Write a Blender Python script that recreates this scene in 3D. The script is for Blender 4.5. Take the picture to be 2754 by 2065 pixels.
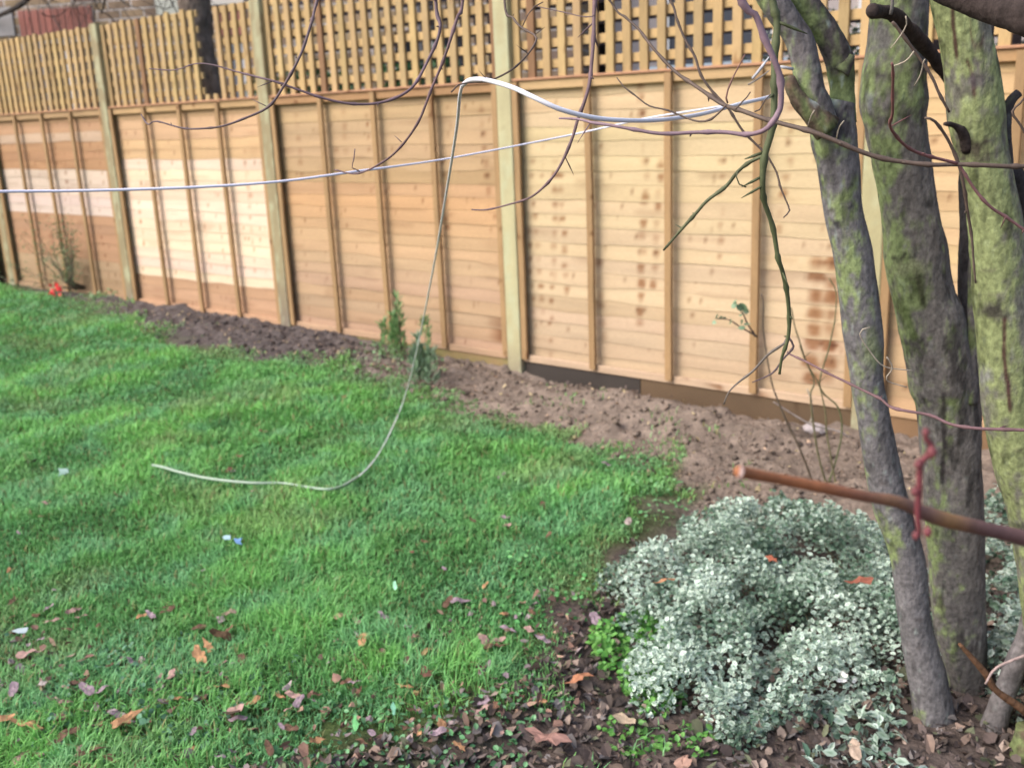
import bpy, math, random
import numpy as np
R = math.radians
rng = np.random.default_rng(7)
random.seed(7)
scene = bpy.context.scene
for o in list(bpy.data.objects): bpy.data.objects.remove(o)

# ---------------------------------------------------------------- camera
CAM = np.array([9.247, -4.181, 1.415]); YAW, PIT, ROL, FPX = R(-39.4226), R(14.992), R(-2.4332), 2722.4
_f = np.array([math.sin(YAW)*math.cos(PIT), math.cos(YAW)*math.cos(PIT), -math.sin(PIT)])
_r = np.array([math.cos(YAW), -math.sin(YAW), 0.0]); _u = np.cross(_r, _f)
RT = _r*math.cos(ROL)+_u*math.sin(ROL); UP = _u*math.cos(ROL)-_r*math.sin(ROL)
HF = np.array([math.sin(YAW), math.cos(YAW), 0.0])
cd = bpy.data.cameras.new("camera"); cam = bpy.data.objects.new("camera", cd); scene.collection.objects.link(cam)
from mathutils import Matrix, Vector
cam.matrix_world = Matrix(((RT[0], UP[0], -_f[0], CAM[0]), (RT[1], UP[1], -_f[1], CAM[1]), (RT[2], UP[2], -_f[2], CAM[2]), (0, 0, 0, 1)))
cd.sensor_width = 36; cd.lens = FPX/2754*36; cd.clip_start = .02; cd.clip_end = 2000
cd.dof.use_dof = True; cd.dof.focus_distance = 1.55; cd.dof.aperture_fstop = 5.6
scene.camera = cam

# ---------------------------------------------------------------- sky, sun, exposure
SUN_EL, SUN_AZ = R(44), R(-150)      # azimuth: direction towards the sun, from +Y towards +X
w = bpy.data.worlds.new("World"); scene.world = w; w.use_nodes = True
nt = w.node_tree; bg = nt.nodes['Background']
sky = nt.nodes.new('ShaderNodeTexSky'); sky.sky_type = 'NISHITA'; sky.sun_disc = False
sky.sun_elevation = SUN_EL; sky.sun_rotation = SUN_AZ; sky.air_density = 1.0; sky.dust_density = 4.0; sky.ozone_density = 1.0
nt.links.new(sky.outputs[0], bg.inputs[0]); bg.inputs[1].default_value = 0.15
sd = bpy.data.lights.new("sun", 'SUN'); sd.energy = 1.35; sd.angle = R(42); sd.color = (1, .985, .955)
so = bpy.data.objects.new("sun", sd); scene.collection.objects.link(so)
sdir = Vector((math.sin(SUN_AZ)*math.cos(SUN_EL), math.cos(SUN_AZ)*math.cos(SUN_EL), math.sin(SUN_EL)))
so.rotation_euler = sdir.to_track_quat('Z', 'Y').to_euler()
vs = scene.view_settings; vs.view_transform = 'Standard'; vs.look = 'None'; vs.exposure = 0.95; vs.gamma = 1; vs.use_curve_mapping = False

# ---------------------------------------------------------------- helpers
def ray(u, v): return _f + RT*((u-1377)/FPX) - UP*((v-1032)/FPX)
def at(u, v, D):                       # point seen at (u, v), D metres ahead horizontally
    d = ray(u, v); return CAM + d*(D/(d@HF))
def atz(u, v, z=0.0):                  # point on a level plane
    d = ray(u, v); return CAM + d*((z-CAM[2])/d[2])
def aty(u, v, y=0.0):                  # point on a plane parallel to the fence
    d = ray(u, v); return CAM + d*((y-CAM[1])/d[1])
def lin(c): c = np.asarray(c, float)/255; return np.where(c <= .04045, c/12.92, ((c+.055)/1.055)**2.4)

def _h(i, j, k, s):
    n = (i*374761393 + j*668265263 + k*2147483647 + s*1274126177) & 0xffffffff
    n = ((n ^ (n >> 13))*1274126177) & 0xffffffff
    n = ((n ^ (n >> 16))*2246822519) & 0xffffffff
    return ((n >> 8) & 0xffff)/65535.0
def vn(p, s=0):                        # smooth value noise in 0..1
    p = np.asarray(p, float); i = np.floor(p).astype(np.int64); f = p-i; f = f*f*(3-2*f)
    o = 0
    for a in (0, 1):
        for b in (0, 1):
            for c in (0, 1):
                wt = (f[..., 0] if a else 1-f[..., 0])*(f[..., 1] if b else 1-f[..., 1])*(f[..., 2] if c else 1-f[..., 2])
                o = o + wt*_h(i[..., 0]+a, i[..., 1]+b, i[..., 2]+c, s)
    return o
def fbm(p, s=0, n=3):
    o = 0; a = 1; t = 0; p = np.asarray(p, float)
    for k in range(n): o = o+a*vn(p*2**k, s+k*7); t += a; a *= .55
    return o/t
def P3(x, y, z=0): x, y, z = np.broadcast_arrays(x, y, z); return np.stack([x, y, z], -1)

def link(name, me, mat=None, parent=None):
    o = bpy.data.objects.new(name, me); scene.collection.objects.link(o)
    if mat: me.materials.append(mat)
    if parent: o.parent = parent
    return o
def mk(name, V, F, mat, parent=None, col=None, smooth=False):
    """V (n,3), F (m,k) int array of one polygon size, col (n,3) linear"""
    V = np.asarray(V, np.float32); F = np.asarray(F, np.int32); m, k = F.shape
    me = bpy.data.meshes.new(name); me.vertices.add(len(V)); me.vertices.foreach_set('co', V.ravel())
    me.loops.add(m*k); me.loops.foreach_set('vertex_index', F.ravel())
    me.polygons.add(m); me.polygons.foreach_set('loop_start', np.arange(0, m*k, k, dtype=np.int32))
    me.polygons.foreach_set('loop_total', np.full(m, k, np.int32))
    me.polygons.foreach_set('use_smooth', np.full(m, bool(smooth)))
    me.update(calc_edges=True)
    if col is not None:
        a = me.attributes.new('Col', 'FLOAT_COLOR', 'POINT')
        a.data.foreach_set('color', np.concatenate([np.clip(col, 0, 1), np.ones((len(V), 1))], 1).astype(np.float32).ravel())
    me.validate()
    return link(name, me, mat, parent)
def tag(o, label=None, cat=None, group=None, kind=None):
    if label: o['label'] = label
    if cat: o['category'] = cat
    if group: o['group'] = group
    if kind: o['kind'] = kind
    return o
def empty(name, loc, label=None, cat=None, group=None):
    o = bpy.data.objects.new(name, None); scene.collection.objects.link(o); o.location = [float(c) for c in loc]
    o.empty_display_size = .1
    return tag(o, label, cat, group)
def put(parent, o):                    # parent while keeping world position (parents are unrotated)
    o.parent = parent; o.location = -Vector(parent.location); return o

def box(x0, x1, y0, y1, z0, z1):
    V = np.array([[x, y, z] for x in (x0, x1) for y in (y0, y1) for z in (z0, z1)], float)
    F = np.array([[0, 1, 3, 2], [4, 6, 7, 5], [0, 4, 5, 1], [2, 3, 7, 6], [0, 2, 6, 4], [1, 5, 7, 3]]); return V, F
def join(parts):
    V = []; F = []; n = 0
    for v, f in parts: V.append(v); F.append(np.asarray(f)+n); n += len(v)
    return np.concatenate(V), np.concatenate(F)
def desat(c, k=.16):
    c = np.asarray(c, float); l = (c*[.25, .6, .15]).sum(-1, keepdims=True); return (c*(1-k)+l*k)*np.array([1.0, .985, .93])
def timber(x0, x1, y0, y1, z0, z1, base, seed, axis=2, step=.03, bev=.003, wob=.0015, dirt=0.0):
    """sawn timber with chamfered edges, slight wobble, coloured along its length"""
    L = [(x0, x1), (y0, y1), (z0, z1)]
    ax = [a for a in range(3) if a != axis]
    (a0, a1), (b0, b1) = L[ax[0]], L[ax[1]]; t0, t1 = L[axis]
    n = max(2, int((t1-t0)/step)+1); ts = np.linspace(t0, t1, n)
    prof = []
    ms = 4
    for (sa, sb, ea, eb) in ((a0+bev, b0, a1-bev, b0), (a1, b0+bev, a1, b1-bev), (a1-bev, b1, a0+bev, b1), (a0, b1-bev, a0, b0+bev)):
        for q in np.linspace(0, 1, ms): prof.append((sa+(ea-sa)*q, sb+(eb-sb)*q))
    prof = np.array(prof); m = len(prof)
    V = np.zeros((n, m, 3)); V[..., axis] = ts[:, None]; V[..., ax[0]] = prof[:, 0]; V[..., ax[1]] = prof[:, 1]
    wv = (fbm(P3(ts*2.0, seed*3.1, 0), seed)-.5)*2*wob
    V[..., ax[0]] += wv[:, None]
    q = V.copy(); q[..., axis] *= .12
    g = fbm(q*np.array([60., 60., 60.])+seed*9.7, seed, 3)
    g2 = fbm(V*7+seed*5.1, seed+3, 2); kn = vn(V*np.array([22., 22., 22.])+seed*2.2, seed+9)
    base = desat(base)
    c = np.asarray(base)[None, None]*(0.72+.34*g+.26*g2)[..., None]
    k = np.clip((kn-.86)/.08, 0, 1)[..., None]; c = c*(1-k)+c*np.array([.5, .38, .3])*k
    if dirt:
        dz = np.clip(1-(V[..., 2]-z0)/dirt+.5*(g2-.5), 0, 1)[..., None]; c = c*(1-.85*dz)+np.array([.15, .12, .105])*.85*dz
    ii, jj = np.meshgrid(np.arange(n-1), np.arange(m), indexing='ij'); j2 = (jj+1) % m
    F = np.stack([ii*m+jj, ii*m+j2, (ii+1)*m+j2, (ii+1)*m+jj], -1).reshape(-1, 4)
    VV = V.reshape(-1, 3); CC = c.reshape(-1, 3)
    # end caps as fans of quads
    for e, idx in ((0, 0), (n-1, 1)):
        ctr = V[e].mean(0); VV = np.vstack([VV, ctr]); CC = np.vstack([CC, c[e].mean(0)*.85]); ci = len(VV)-1
        jj = np.arange(0, m, 2)
        f = np.stack([np.full(m//2, ci), e*m+(jj+2) % m, e*m+(jj+1) % m, e*m+jj], -1)
        F = np.vstack([F, f if e == 0 else f[:, ::-1]])
    return VV, F, CC
def joinc(parts):
    V = []; F = []; C = []; n = 0
    for v, f, c in parts: V.append(v); F.append(np.asarray(f)+n); C.append(c); n += len(v)
    return np.concatenate(V), np.concatenate(F), np.concatenate(C)

# ---------------------------------------------------------------- materials
def amat(name, rough=.8, nscale=60., namt=.25, stretch=(1, 1, 1), bump=.3, bscale=80., bdist=.003, spec=.3, trans=0., two=False):
    """colour attribute x fine procedural noise + bump"""
    m = bpy.data.materials.new(name); m.use_nodes = True; t = m.node_tree; N = t.nodes; L = t.links
    b = N['Principled BSDF']; b.inputs['Roughness'].default_value = rough; b.inputs['Specular IOR Level'].default_value = spec
    a = N.new('ShaderNodeAttribute'); a.attribute_name = 'Col'
    tc = N.new('ShaderNodeTexCoord'); mp = N.new('ShaderNodeMapping'); mp.inputs['Scale'].default_value = stretch
    L.new(tc.outputs['Object'], mp.inputs[0])
    n1 = N.new('ShaderNodeTexNoise'); n1.inputs['Scale'].default_value = nscale; n1.inputs['Detail'].default_value = 6; n1.inputs['Roughness'].default_value = .65
    L.new(mp.outputs[0], n1.inputs['Vector'])
    mr = N.new('ShaderNodeMapRange'); mr.inputs[1].default_value = .25; mr.inputs[2].default_value = .75; mr.inputs[3].default_value = 1-namt; mr.inputs[4].default_value = 1+namt
    L.new(n1.outputs['Fac'], mr.inputs[0])
    mx = N.new('ShaderNodeVectorMath'); mx.operation = 'SCALE'; L.new(a.outputs['Color'], mx.inputs[0]); L.new(mr.outputs[0], mx.inputs['Scale'])
    L.new(mx.outputs[0], b.inputs['Base Color'])
    if bump:
        n2 = N.new('ShaderNodeTexNoise'); n2.inputs['Scale'].default_value = bscale; n2.inputs['Detail'].default_value = 5
        L.new(mp.outputs[0], n2.inputs['Vector'])
        bp = N.new('ShaderNodeBump'); bp.inputs['Strength'].default_value = bump; bp.inputs['Distance'].default_value = bdist
        L.new(n2.outputs['Fac'], bp.inputs['Height']); L.new(bp.outputs[0], b.inputs['Normal'])
    if trans:
        tr = N.new('ShaderNodeBsdfTranslucent'); L.new(mx.outputs[0], tr.inputs['Color'])
        ms = N.new('ShaderNodeMixShader'); ms.inputs[0].default_value = trans
        L.new(b.outputs[0], ms.inputs[1]); L.new(tr.outputs[0], ms.inputs[2]); L.new(ms.outputs[0], N['Material Output'].inputs['Surface'])
    return m
M_wood = amat('sawn_timber_boards', .75, 40, .14, (1, 6, 9), .35, 30, .002)
M_woodv = amat('sawn_timber_upright', .75, 40, .16, (8, 8, 1), .35, 30, .002)
M_soil = amat('garden_soil', .95, 55, .35, (1, 1, 1), .9, 70, .012, .1)
M_bark = amat('tree_bark', .9, 110, .42, (1, 1, .7), .7, 90, .006, .12)
M_twig = amat('twig_bark', .65, 120, .22, (1, 1, 1), .3, 150, .001, .35)
M_grass = amat('grass_blades', .55, 8, .15, (1, 1, 1), 0, spec=.35, trans=.35)
M_leaf = amat('leaves', .45, 90, .12, (1, 1, 1), 0, spec=.4, trans=.2)
M_dead = amat('dead_leaves', .8, 80, .25, (1, 1, 1), .2, 120, .002, .2, trans=.12)
M_rope = amat('white_line', .5, 200, .06, (1, 1, 1), .2, 400, .0006, .4)
M_misc = amat('plain_painted', .5, 60, .1, (1, 1, 1), .1, 60, .001, .4)

# ---------------------------------------------------------------- tubes
def resample(P, Rr, step):
    P = np.asarray(P, float); Rr = np.asarray(Rr, float); n = len(P)
    if n < 2: return P, Rr
    Q = np.vstack([2*P[0]-P[1], P, 2*P[-1]-P[-2]]); out = []; ro = []
    for i in range(n-1):
        p0, p1, p2, p3 = Q[i:i+4]; k = max(1, int(np.linalg.norm(p2-p1)/step)); t = (np.arange(k)/k)[:, None]
        out.append(.5*((2*p1)+(-p0+p2)*t+(2*p0-5*p1+4*p2-p3)*t**2+(-p0+3*p1-3*p2+p3)*t**3))
        tt = t[:, 0]; tt = tt*tt*(3-2*tt); ro.append(Rr[i]*(1-tt)+Rr[i+1]*tt)
    out.append(P[-1:]); ro.append(Rr[-1:])
    return np.vstack(out), np.concatenate(ro)
def tube(P, Rr, sides=8, step=.02, rough=0., seed=0, colf=None, nodes=0., zig=0., rscale=30., ell=None):
    P, Rr = resample(P, Rr, step); n = len(P)
    if zig:
        s = np.arange(n)*step
        off = np.stack([vn(P3(s*14, k*9., seed), seed+k)-.5 for k in range(3)], -1)*zig; off[0] = 0; P = P+off
    T = np.gradient(P, axis=0); T /= np.linalg.norm(T, axis=1)[:, None]+1e-9
    a = np.array([0, 0, 1.]) if abs(T[0, 2]) < .9 else np.array([1., 0, 0])
    N = np.zeros_like(P); x = np.cross(a, T[0]); x /= np.linalg.norm(x); N[0] = x
    for i in range(1, n):
        x = N[i-1]-T[i]*(N[i-1]@T[i]); N[i] = x/(np.linalg.norm(x)+1e-9)
    B = np.cross(T, N); th = np.linspace(0, 2*np.pi, sides, endpoint=False)
    D = N[:, None]*np.cos(th)[None, :, None]+B[:, None]*np.sin(th)[None, :, None]
    rr = Rr[:, None]*np.ones((n, sides))
    if nodes:
        s = np.arange(n)*step; ph = (s/(.045+.02*((seed*7) % 5)/5)) % 1.0
        rr = rr*(1+nodes*np.exp(-((ph-.5)/.09)**2))[:, None]
    V = P[:, None]+D*rr[..., None]
    if rough:
        q = V*np.array([1, 1, .35])*rscale
        V = V+D*((fbm(q+seed*3.3, seed, 4)-.5)*2*rough*rr)[..., None]
    ii, jj = np.meshgrid(np.arange(n-1), np.arange(sides), indexing='ij'); j2 = (jj+1) % sides
    F = np.stack([ii*sides+jj, ii*sides+j2, (ii+1)*sides+j2, (ii+1)*sides+jj], -1).reshape(-1, 4)
    VV = V.reshape(-1, 3); DD = np.broadcast_to(D, V.shape).reshape(-1, 3)
    F2 = []
    for e, rev in ((0, True), (n-1, False)):
        ci = len(VV); VV = np.vstack([VV, P[e]]); DD = np.vstack([DD, T[e]]); k = np.arange(0, sides, 2)
        f = np.stack([np.full(len(k), ci), e*sides+k, e*sides+(k+1) % sides, e*sides+(k+2) % sides], -1)
        F2.append(f[:, ::-1] if rev else f)
    F = np.vstack([F]+F2)
    C = colf(VV, DD) if callable(colf) else np.tile(np.asarray(colf if colf is not None else (.2, .2, .2)), (len(VV), 1))
    return VV, F, C

# ================================================================ THE SETTING
POSTX = [-1.93, 0.0, 1.94, 3.83, 5.785, 7.71, 9.64, 11.57, 13.5]
PW = .095; ZB = .12; ZT = 1.565; ZTOP = 2.155

# ---- ground
def ground_base(x, y):
    g = .10*(1-np.clip((x-3.9)/2.6, 0, 1))
    fade = np.clip((y+1.6)/1.4, 0, 1); return g*fade*(fade*0+1)
# lawn outline read off the photograph, laid on the ground
lawn_px = [(-900, 690), (0, 785), (142, 809), (244, 850), (346, 885), (427, 911), (508, 947), (692, 984), (900, 997), (1004, 1052), (1100, 1075), (1307, 1105), (1488, 1137), (1623, 1187), (1781, 1228),
           (1840, 1290), (1740, 1400), (1670, 1480), (1620, 1570), (1560, 1660), (1560, 1730), (1480, 1830), (1380, 1920), (1220, 1990), (1020, 2060), (760, 2130), (400, 2220), (0, 2330), (-700, 2600)]
lawn = np.array([atz(u, v, .02)[:2] for u, v in lawn_px])
def sdist(x, y, poly):
    """signed distance to polygon, negative inside"""
    p = np.stack([x, y], -1); d = np.full(x.shape, 1e9); ins = np.zeros(x.shape, bool)
    for i in range(len(poly)):
        a = poly[i]; b = poly[(i+1) % len(poly)]; e = b-a; q = p-a
        t = np.clip((q@e)/(e@e), 0, 1); d = np.minimum(d, np.hypot(q[..., 0]-t*e[0], q[..., 1]-t*e[1]))
        c = ((a[1] > p[..., 1]) != (b[1] > p[..., 1])) & (p[..., 0] < (b[0]-a[0])*(p[..., 1]-a[1])/(b[1]-a[1]+1e-12)+a[0]); ins ^= c
    return np.where(ins, -d, d)
def ground_z(x, y):
    z = ground_base(x, y); q = P3(x, y, 0.)
    sd_ = sdist(x, y, lawn); bed = np.clip(sd_/.12+.3, 0, 1)*(x > 1)*(x < 12)*(y > -5)*(y < .25)
    near_f = np.clip((y+1.3)/.8, 0, 1)
    clod = (np.abs(fbm(q*9, 3, 3)-.5)*.075+(fbm(q*26, 9, 3)-.45)*.038+(fbm(q*3, 5, 2)-.5)*.05)*(.35+.65*near_f)
    z = z+bed*(clod-.032*(1-near_f)+.012*near_f)
    z = z+(1-bed)*(fbm(q*1.6, 8, 2)-.5)*.045*(np.abs(x) < 14)*(np.abs(y) < 9)
    # spoil mound in front of the fourth panel, trench against it
    z = z+.075*np.exp(-((x-6.75)/.95)**2-((y+.30)/.17)**2)
    z = z-.075*np.exp(-((x-6.75)/.75)**4)*np.exp(-((y+.02)/.09)**2)
    return z
def axis(a, b, st, lo, hi):
    c = list(np.arange(a, b, st)); s = st; v = b
    r = []
    while v < hi: r.append(v); s *= 1.25; v += s
    s = st; v = a-st*1.25; l = []
    while v > lo: l.append(v); s *= 1.25; v -= s
    return np.array(sorted(l)+c+r)
gx = axis(2.2, 9.6, .017, -400, 400); gy = axis(-3.2, .16, .017, -400, 400)
X, Y = np.meshgrid(gx, gy, indexing='ij'); Z = ground_z(X, Y)
q = P3(X, Y, 0); sdl = sdist(X, Y, lawn)
n1 = fbm(q*5, 21, 3); n2 = fbm(q*14, 22, 3); n3 = fbm(q*1.3, 24, 2)
c_dry = np.array([.185, .145, .118]); c_dark = np.array([.098, .082, .078]); c_lit = np.array([.085, .066, .058]); c_lawn = np.array([.06, .085, .03])
dry = np.clip((X-4.6)/1.2+.8*(n3-.5), 0, 1)*np.clip((Y+1.35)/.5+.5*(n1-.5), 0, 1)
low = np.clip((-1.15-Y)/.3+.4*(n1-.5), 0, 1)
col = c_dark*(1-dry[..., None])+c_dry*dry[..., None]; col = col*(1-low[..., None])+c_lit*low[..., None]
col = col*(.6+.8*n2)[..., None]
lw = np.clip(-sdl/.16+.42+2.2*(n1-.5)+1.5*(n3-.5), 0, 1)[..., None]
thin = np.clip((n3-.5)*4, 0, 1)[..., None]*.35
col = col*(1-lw)+(c_lawn*(1-thin)+np.array([.10, .09, .055])*thin)*(.7+.6*n2)[..., None]*lw
nx, ny = X.shape; ii, jj = np.meshgrid(np.arange(nx-1), np.arange(ny-1), indexing='ij')
F = np.stack([ii*ny+jj, (ii+1)*ny+jj, (ii+1)*ny+jj+1, ii*ny+jj+1], -1).reshape(-1, 4)
g = mk('ground', np.stack([X, Y, Z], -1).reshape(-1, 3), F, M_soil, None, col.reshape(-1, 3), True); tag(g, 'soil and lawn ground of the garden', None, None, 'structure')

# ================================================================ FENCE
olive = lin((176, 160, 120))*.62
def post(i, x, label, ztop, base=None, dirt=.25, skew=0):
    b = olive if base is None else base
    z0 = float(ground_z(np.array([x+.05]), np.array([-.06]))[0])-.12
    V, F, C = timber(x, x+PW, 0.0, PW, z0, ztop, b, 40+i, 2, .02, .004, .004, dirt+.12)
    mott = fbm(V*np.array([30, 30, 9.]), 60+i, 3)[:, None]; k = np.clip((mott-.52)*6, 0, 1)*.55
    C = C*(1-k)+lin((196, 200, 165))*.75*k
    root = empty('fence_post', (x+PW/2, PW/2, z0), label, 'fence post', 'fence posts')
    put(root, mk('shaft', V, F, M_woodv, None, C)); return root
post_lab = ['olive timber fence post beyond the left edge of the lawn', 'olive fence post at the far left, before the first wholly visible panel',
            'olive fence post whose square top stands free above the lattice', 'tall olive fence post with greyed muddy foot, third along from the left',
            'mottled pale green fence post where the white line crosses, beside the spoil mound', 'pale green stained fence post half hidden between two mossy trunks',
            'timber fence post beyond the right edge behind the mossy trunk', 'timber fence post further along to the right', 'last timber fence post at the far right']
for i, x in enumerate(POSTX):
    hgt = {0: 2.15, 1: 2.15, 2: 2.165}.get(i, 2.34)
    base = {4: lin((205, 196, 150))*.66, 5: lin((200, 190, 140))*.62}.get(i)
    post(i, x, post_lab[i], hgt, base, dirt={3: .42, 4: .16}.get(i, .2))

S = .70                                 # seen colour -> wood reflectance
def tones(i, t):
    """board tone of panel i; t = 0 at top, 1 at bottom"""
    def c(*a): return lin(a)*S
    if i == 0:
        return c(196, 150, 108) if t < .08 else c(212, 180, 150) if t < .15 else c(192, 142, 100) if t < .28 else c(226, 200, 188) if t < .54 else c(190, 142, 106) if t < .8 else c(182, 148, 112)
    if i == 1: return c(216, 174, 128)*(1+.25*t) if t < .27 else c(244, 213, 188)*(1+.10*math.sin((t-.27)/.57*3.14)) if t < .84 else c(206, 160, 122)
    def ramp(*kv): return np.array([np.interp(t, [k for k, _ in kv], [c(*v)[j] for _, v in kv]) for j in range(3)])
    if i == 2: return ramp((0, (204, 168, 126)), (.32, (202, 164, 120)), (.42, (216, 168, 118)), (.62, (216, 176, 130)), (.75, (204, 168, 130)), (1, (196, 158, 126)))
    if i == 3: return ramp((0, (226, 196, 148)), (.3, (228, 202, 156)), (.6, (226, 196, 158)), (.78, (220, 190, 154)), (1, (204, 172, 144)))
    return ramp((0, (222, 182, 128)), (.5, (224, 188, 138)), (1, (206, 166, 124)))
def lap_boards(i, x0, x1, seed):
    nb = 20; pitch = (ZT-ZB)/nb; xs = np.arange(x0, x1+.005, .01); xs[-1] = x1; n = len(xs); parts = []
    r = np.random.default_rng(seed)
    kcols = [(r.uniform(x0, x1), r.integers(0, nb), r.integers(3, 9), r.uniform(.012, .026), r.uniform(-.006, .006), r.uniform(.25, .7)) for _ in range(16)]
    if i == 3: kcols += [(x0+.72, 3, 12, .024, .004, .85), (x0+.80, 6, 9, .022, .006, .85), (x0+.28, 5, 9, .02, -.003, .7), (x0+1.62, 1, 8, .036, .001, 1.3), (x0+1.69, 1, 8, .034, .001, 1.3), (x0+.20, 6, 8, .02, .003, .6), (x0+1.16, 8, 7, .016, 0, .6)]
    if i == 2: kcols += [(x1-.05, 1, 2, .10, 0, .9), (x1-.04, 7, 5, .03, 0, .8)]
    if i == 1: kcols += [(x0+.42, 4, 12, .018, .002, .6), (x0+1.5, 4, 12, .018, .002, .6)]
    for j in range(nb):
        zc = ZB+j*pitch; t = 1-(j+.5)/nb
        base = desat(tones(i, t), .17)*.97*r.uniform(.94, 1.06)*np.array([1, r.uniform(.97, 1.03), r.uniform(.94, 1.04)])
        lip = (fbm(P3(xs*2.4, j*3.3, seed), seed, 3)-.5)*.030*(.4+r.random()); ph = r.uniform(0, 9)
        zz = [zc-.012+lip, zc-.012+lip, zc+.010+lip*.6, zc+pitch*.5, zc+pitch*.8, zc+pitch+.004]
        yy = [.0575, .0496, .0501, .0514, .0522, .0530]
        V = np.zeros((6, n, 3)); V[..., 0] = xs
        wy = (fbm(P3(xs*2.2, j*1.7, seed+4), seed, 2)-.5)*.004
        for k in range(6): V[k, :, 2] = zz[k]; V[k, :, 1] = yy[k]+wy
        g1 = fbm(P3(V[..., 0]*2.2+ph, V[..., 2]*70, j*5.), seed, 3); g2 = fbm(P3(V[..., 0]*1.1+ph, V[..., 2]*12, j*5.), seed+5, 2)
        C = base*(0.76+.26*g1+.24*g2)[..., None]
        grn = vn(P3(V[..., 0]*3, V[..., 2]*30, j*2.), seed+11); gk = np.clip((grn-.78)*5, 0, .5)[..., None]
        C = C*(1-gk)+C*np.array([.68, .62, .58])*gk
        for (kx, j0, cnt, rad, dr, amt) in kcols:
            if j0 <= j < j0+cnt:
                cx = kx+dr*(j-j0)+r.normal(0, .004); cz = zc+pitch*.45+r.normal(0, .009); am_ = amt*r.uniform(.35, 1.35)
                d = np.hypot((V[..., 0]-cx)/rad, (V[..., 2]-cz)/(rad*.9)); d += (g1-.5)*.8
                k = (np.clip(1.35-d, 0, 1)*am_*1.25).clip(0, .9)[..., None]; C = C*(1-k)+C*np.array([.45, .27, .17])*k
        for _ in range(5):
            cx = r.uniform(x0, x1); cz = zc+pitch*r.uniform(.25, .75); rad = r.uniform(.006, .013)
            d = np.hypot((V[..., 0]-cx)/rad, (V[..., 2]-cz)/rad); k = (np.clip(1.4-d, 0, 1)*.75)[..., None]; C = C*(1-k)+C*np.array([.4, .28, .2])*k
        ii, jj = np.meshgrid(np.arange(5), np.arange(n-1), indexing='ij')
        F = np.stack([ii*n+jj, ii*n+jj+1, (ii+1)*n+jj+1, (ii+1)*n+jj], -1).reshape(-1, 4)
        # back skin so the board has a thickness
        Vb = V[1:5].copy(); Vb[..., 1] += .008; nbk = 4
        ii, jj = np.meshgrid(np.arange(nbk-1), np.arange(n-1), indexing='ij')
        Fb = np.stack([(ii+1)*n+jj, (ii+1)*n+jj+1, ii*n+jj+1, ii*n+jj], -1).reshape(-1, 4)
        parts.append((V.reshape(-1, 3), F, C.reshape(-1, 3))); parts.append((Vb.reshape(-1, 3), Fb, (C[1:5]*.8).reshape(-1, 3)))
    return joinc(parts)
pan_lab = {-1: 'lap fence panel beyond the left edge of the picture', 0: 'lap fence panel furthest left, a whitish band of boards across its middle',
           1: 'brightest fence panel, pale cream boards, between free topped post and muddy footed post',
           2: 'orange brown lap fence panel behind the hanging end of white line and the small conifer',
           3: 'pale lap fence panel with rows of brown knot stains, left of the mossy trunks',
           4: 'pale lap fence panel seen in slices between and behind the mossy trunks', 5: 'lap fence panel beyond the right edge', 6: 'lap fence panel at the far right end'}
tr_lab = {-1: 'lattice screen beyond the left edge', 0: 'lattice trellis at the far left, dark twigs and red brickwork above it',
          1: 'lattice trellis with a gap cut round the dark trunk behind it', 2: 'lattice trellis seen against brickwork between the muddy footed post and the mottled post',
          3: 'lattice trellis with open square holes over the pale knotty panel', 4: 'lattice trellis seen between the mossy trunks at the upper right',
          5: 'lattice trellis beyond the right edge', 6: 'lattice trellis at the far right end'}
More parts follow.
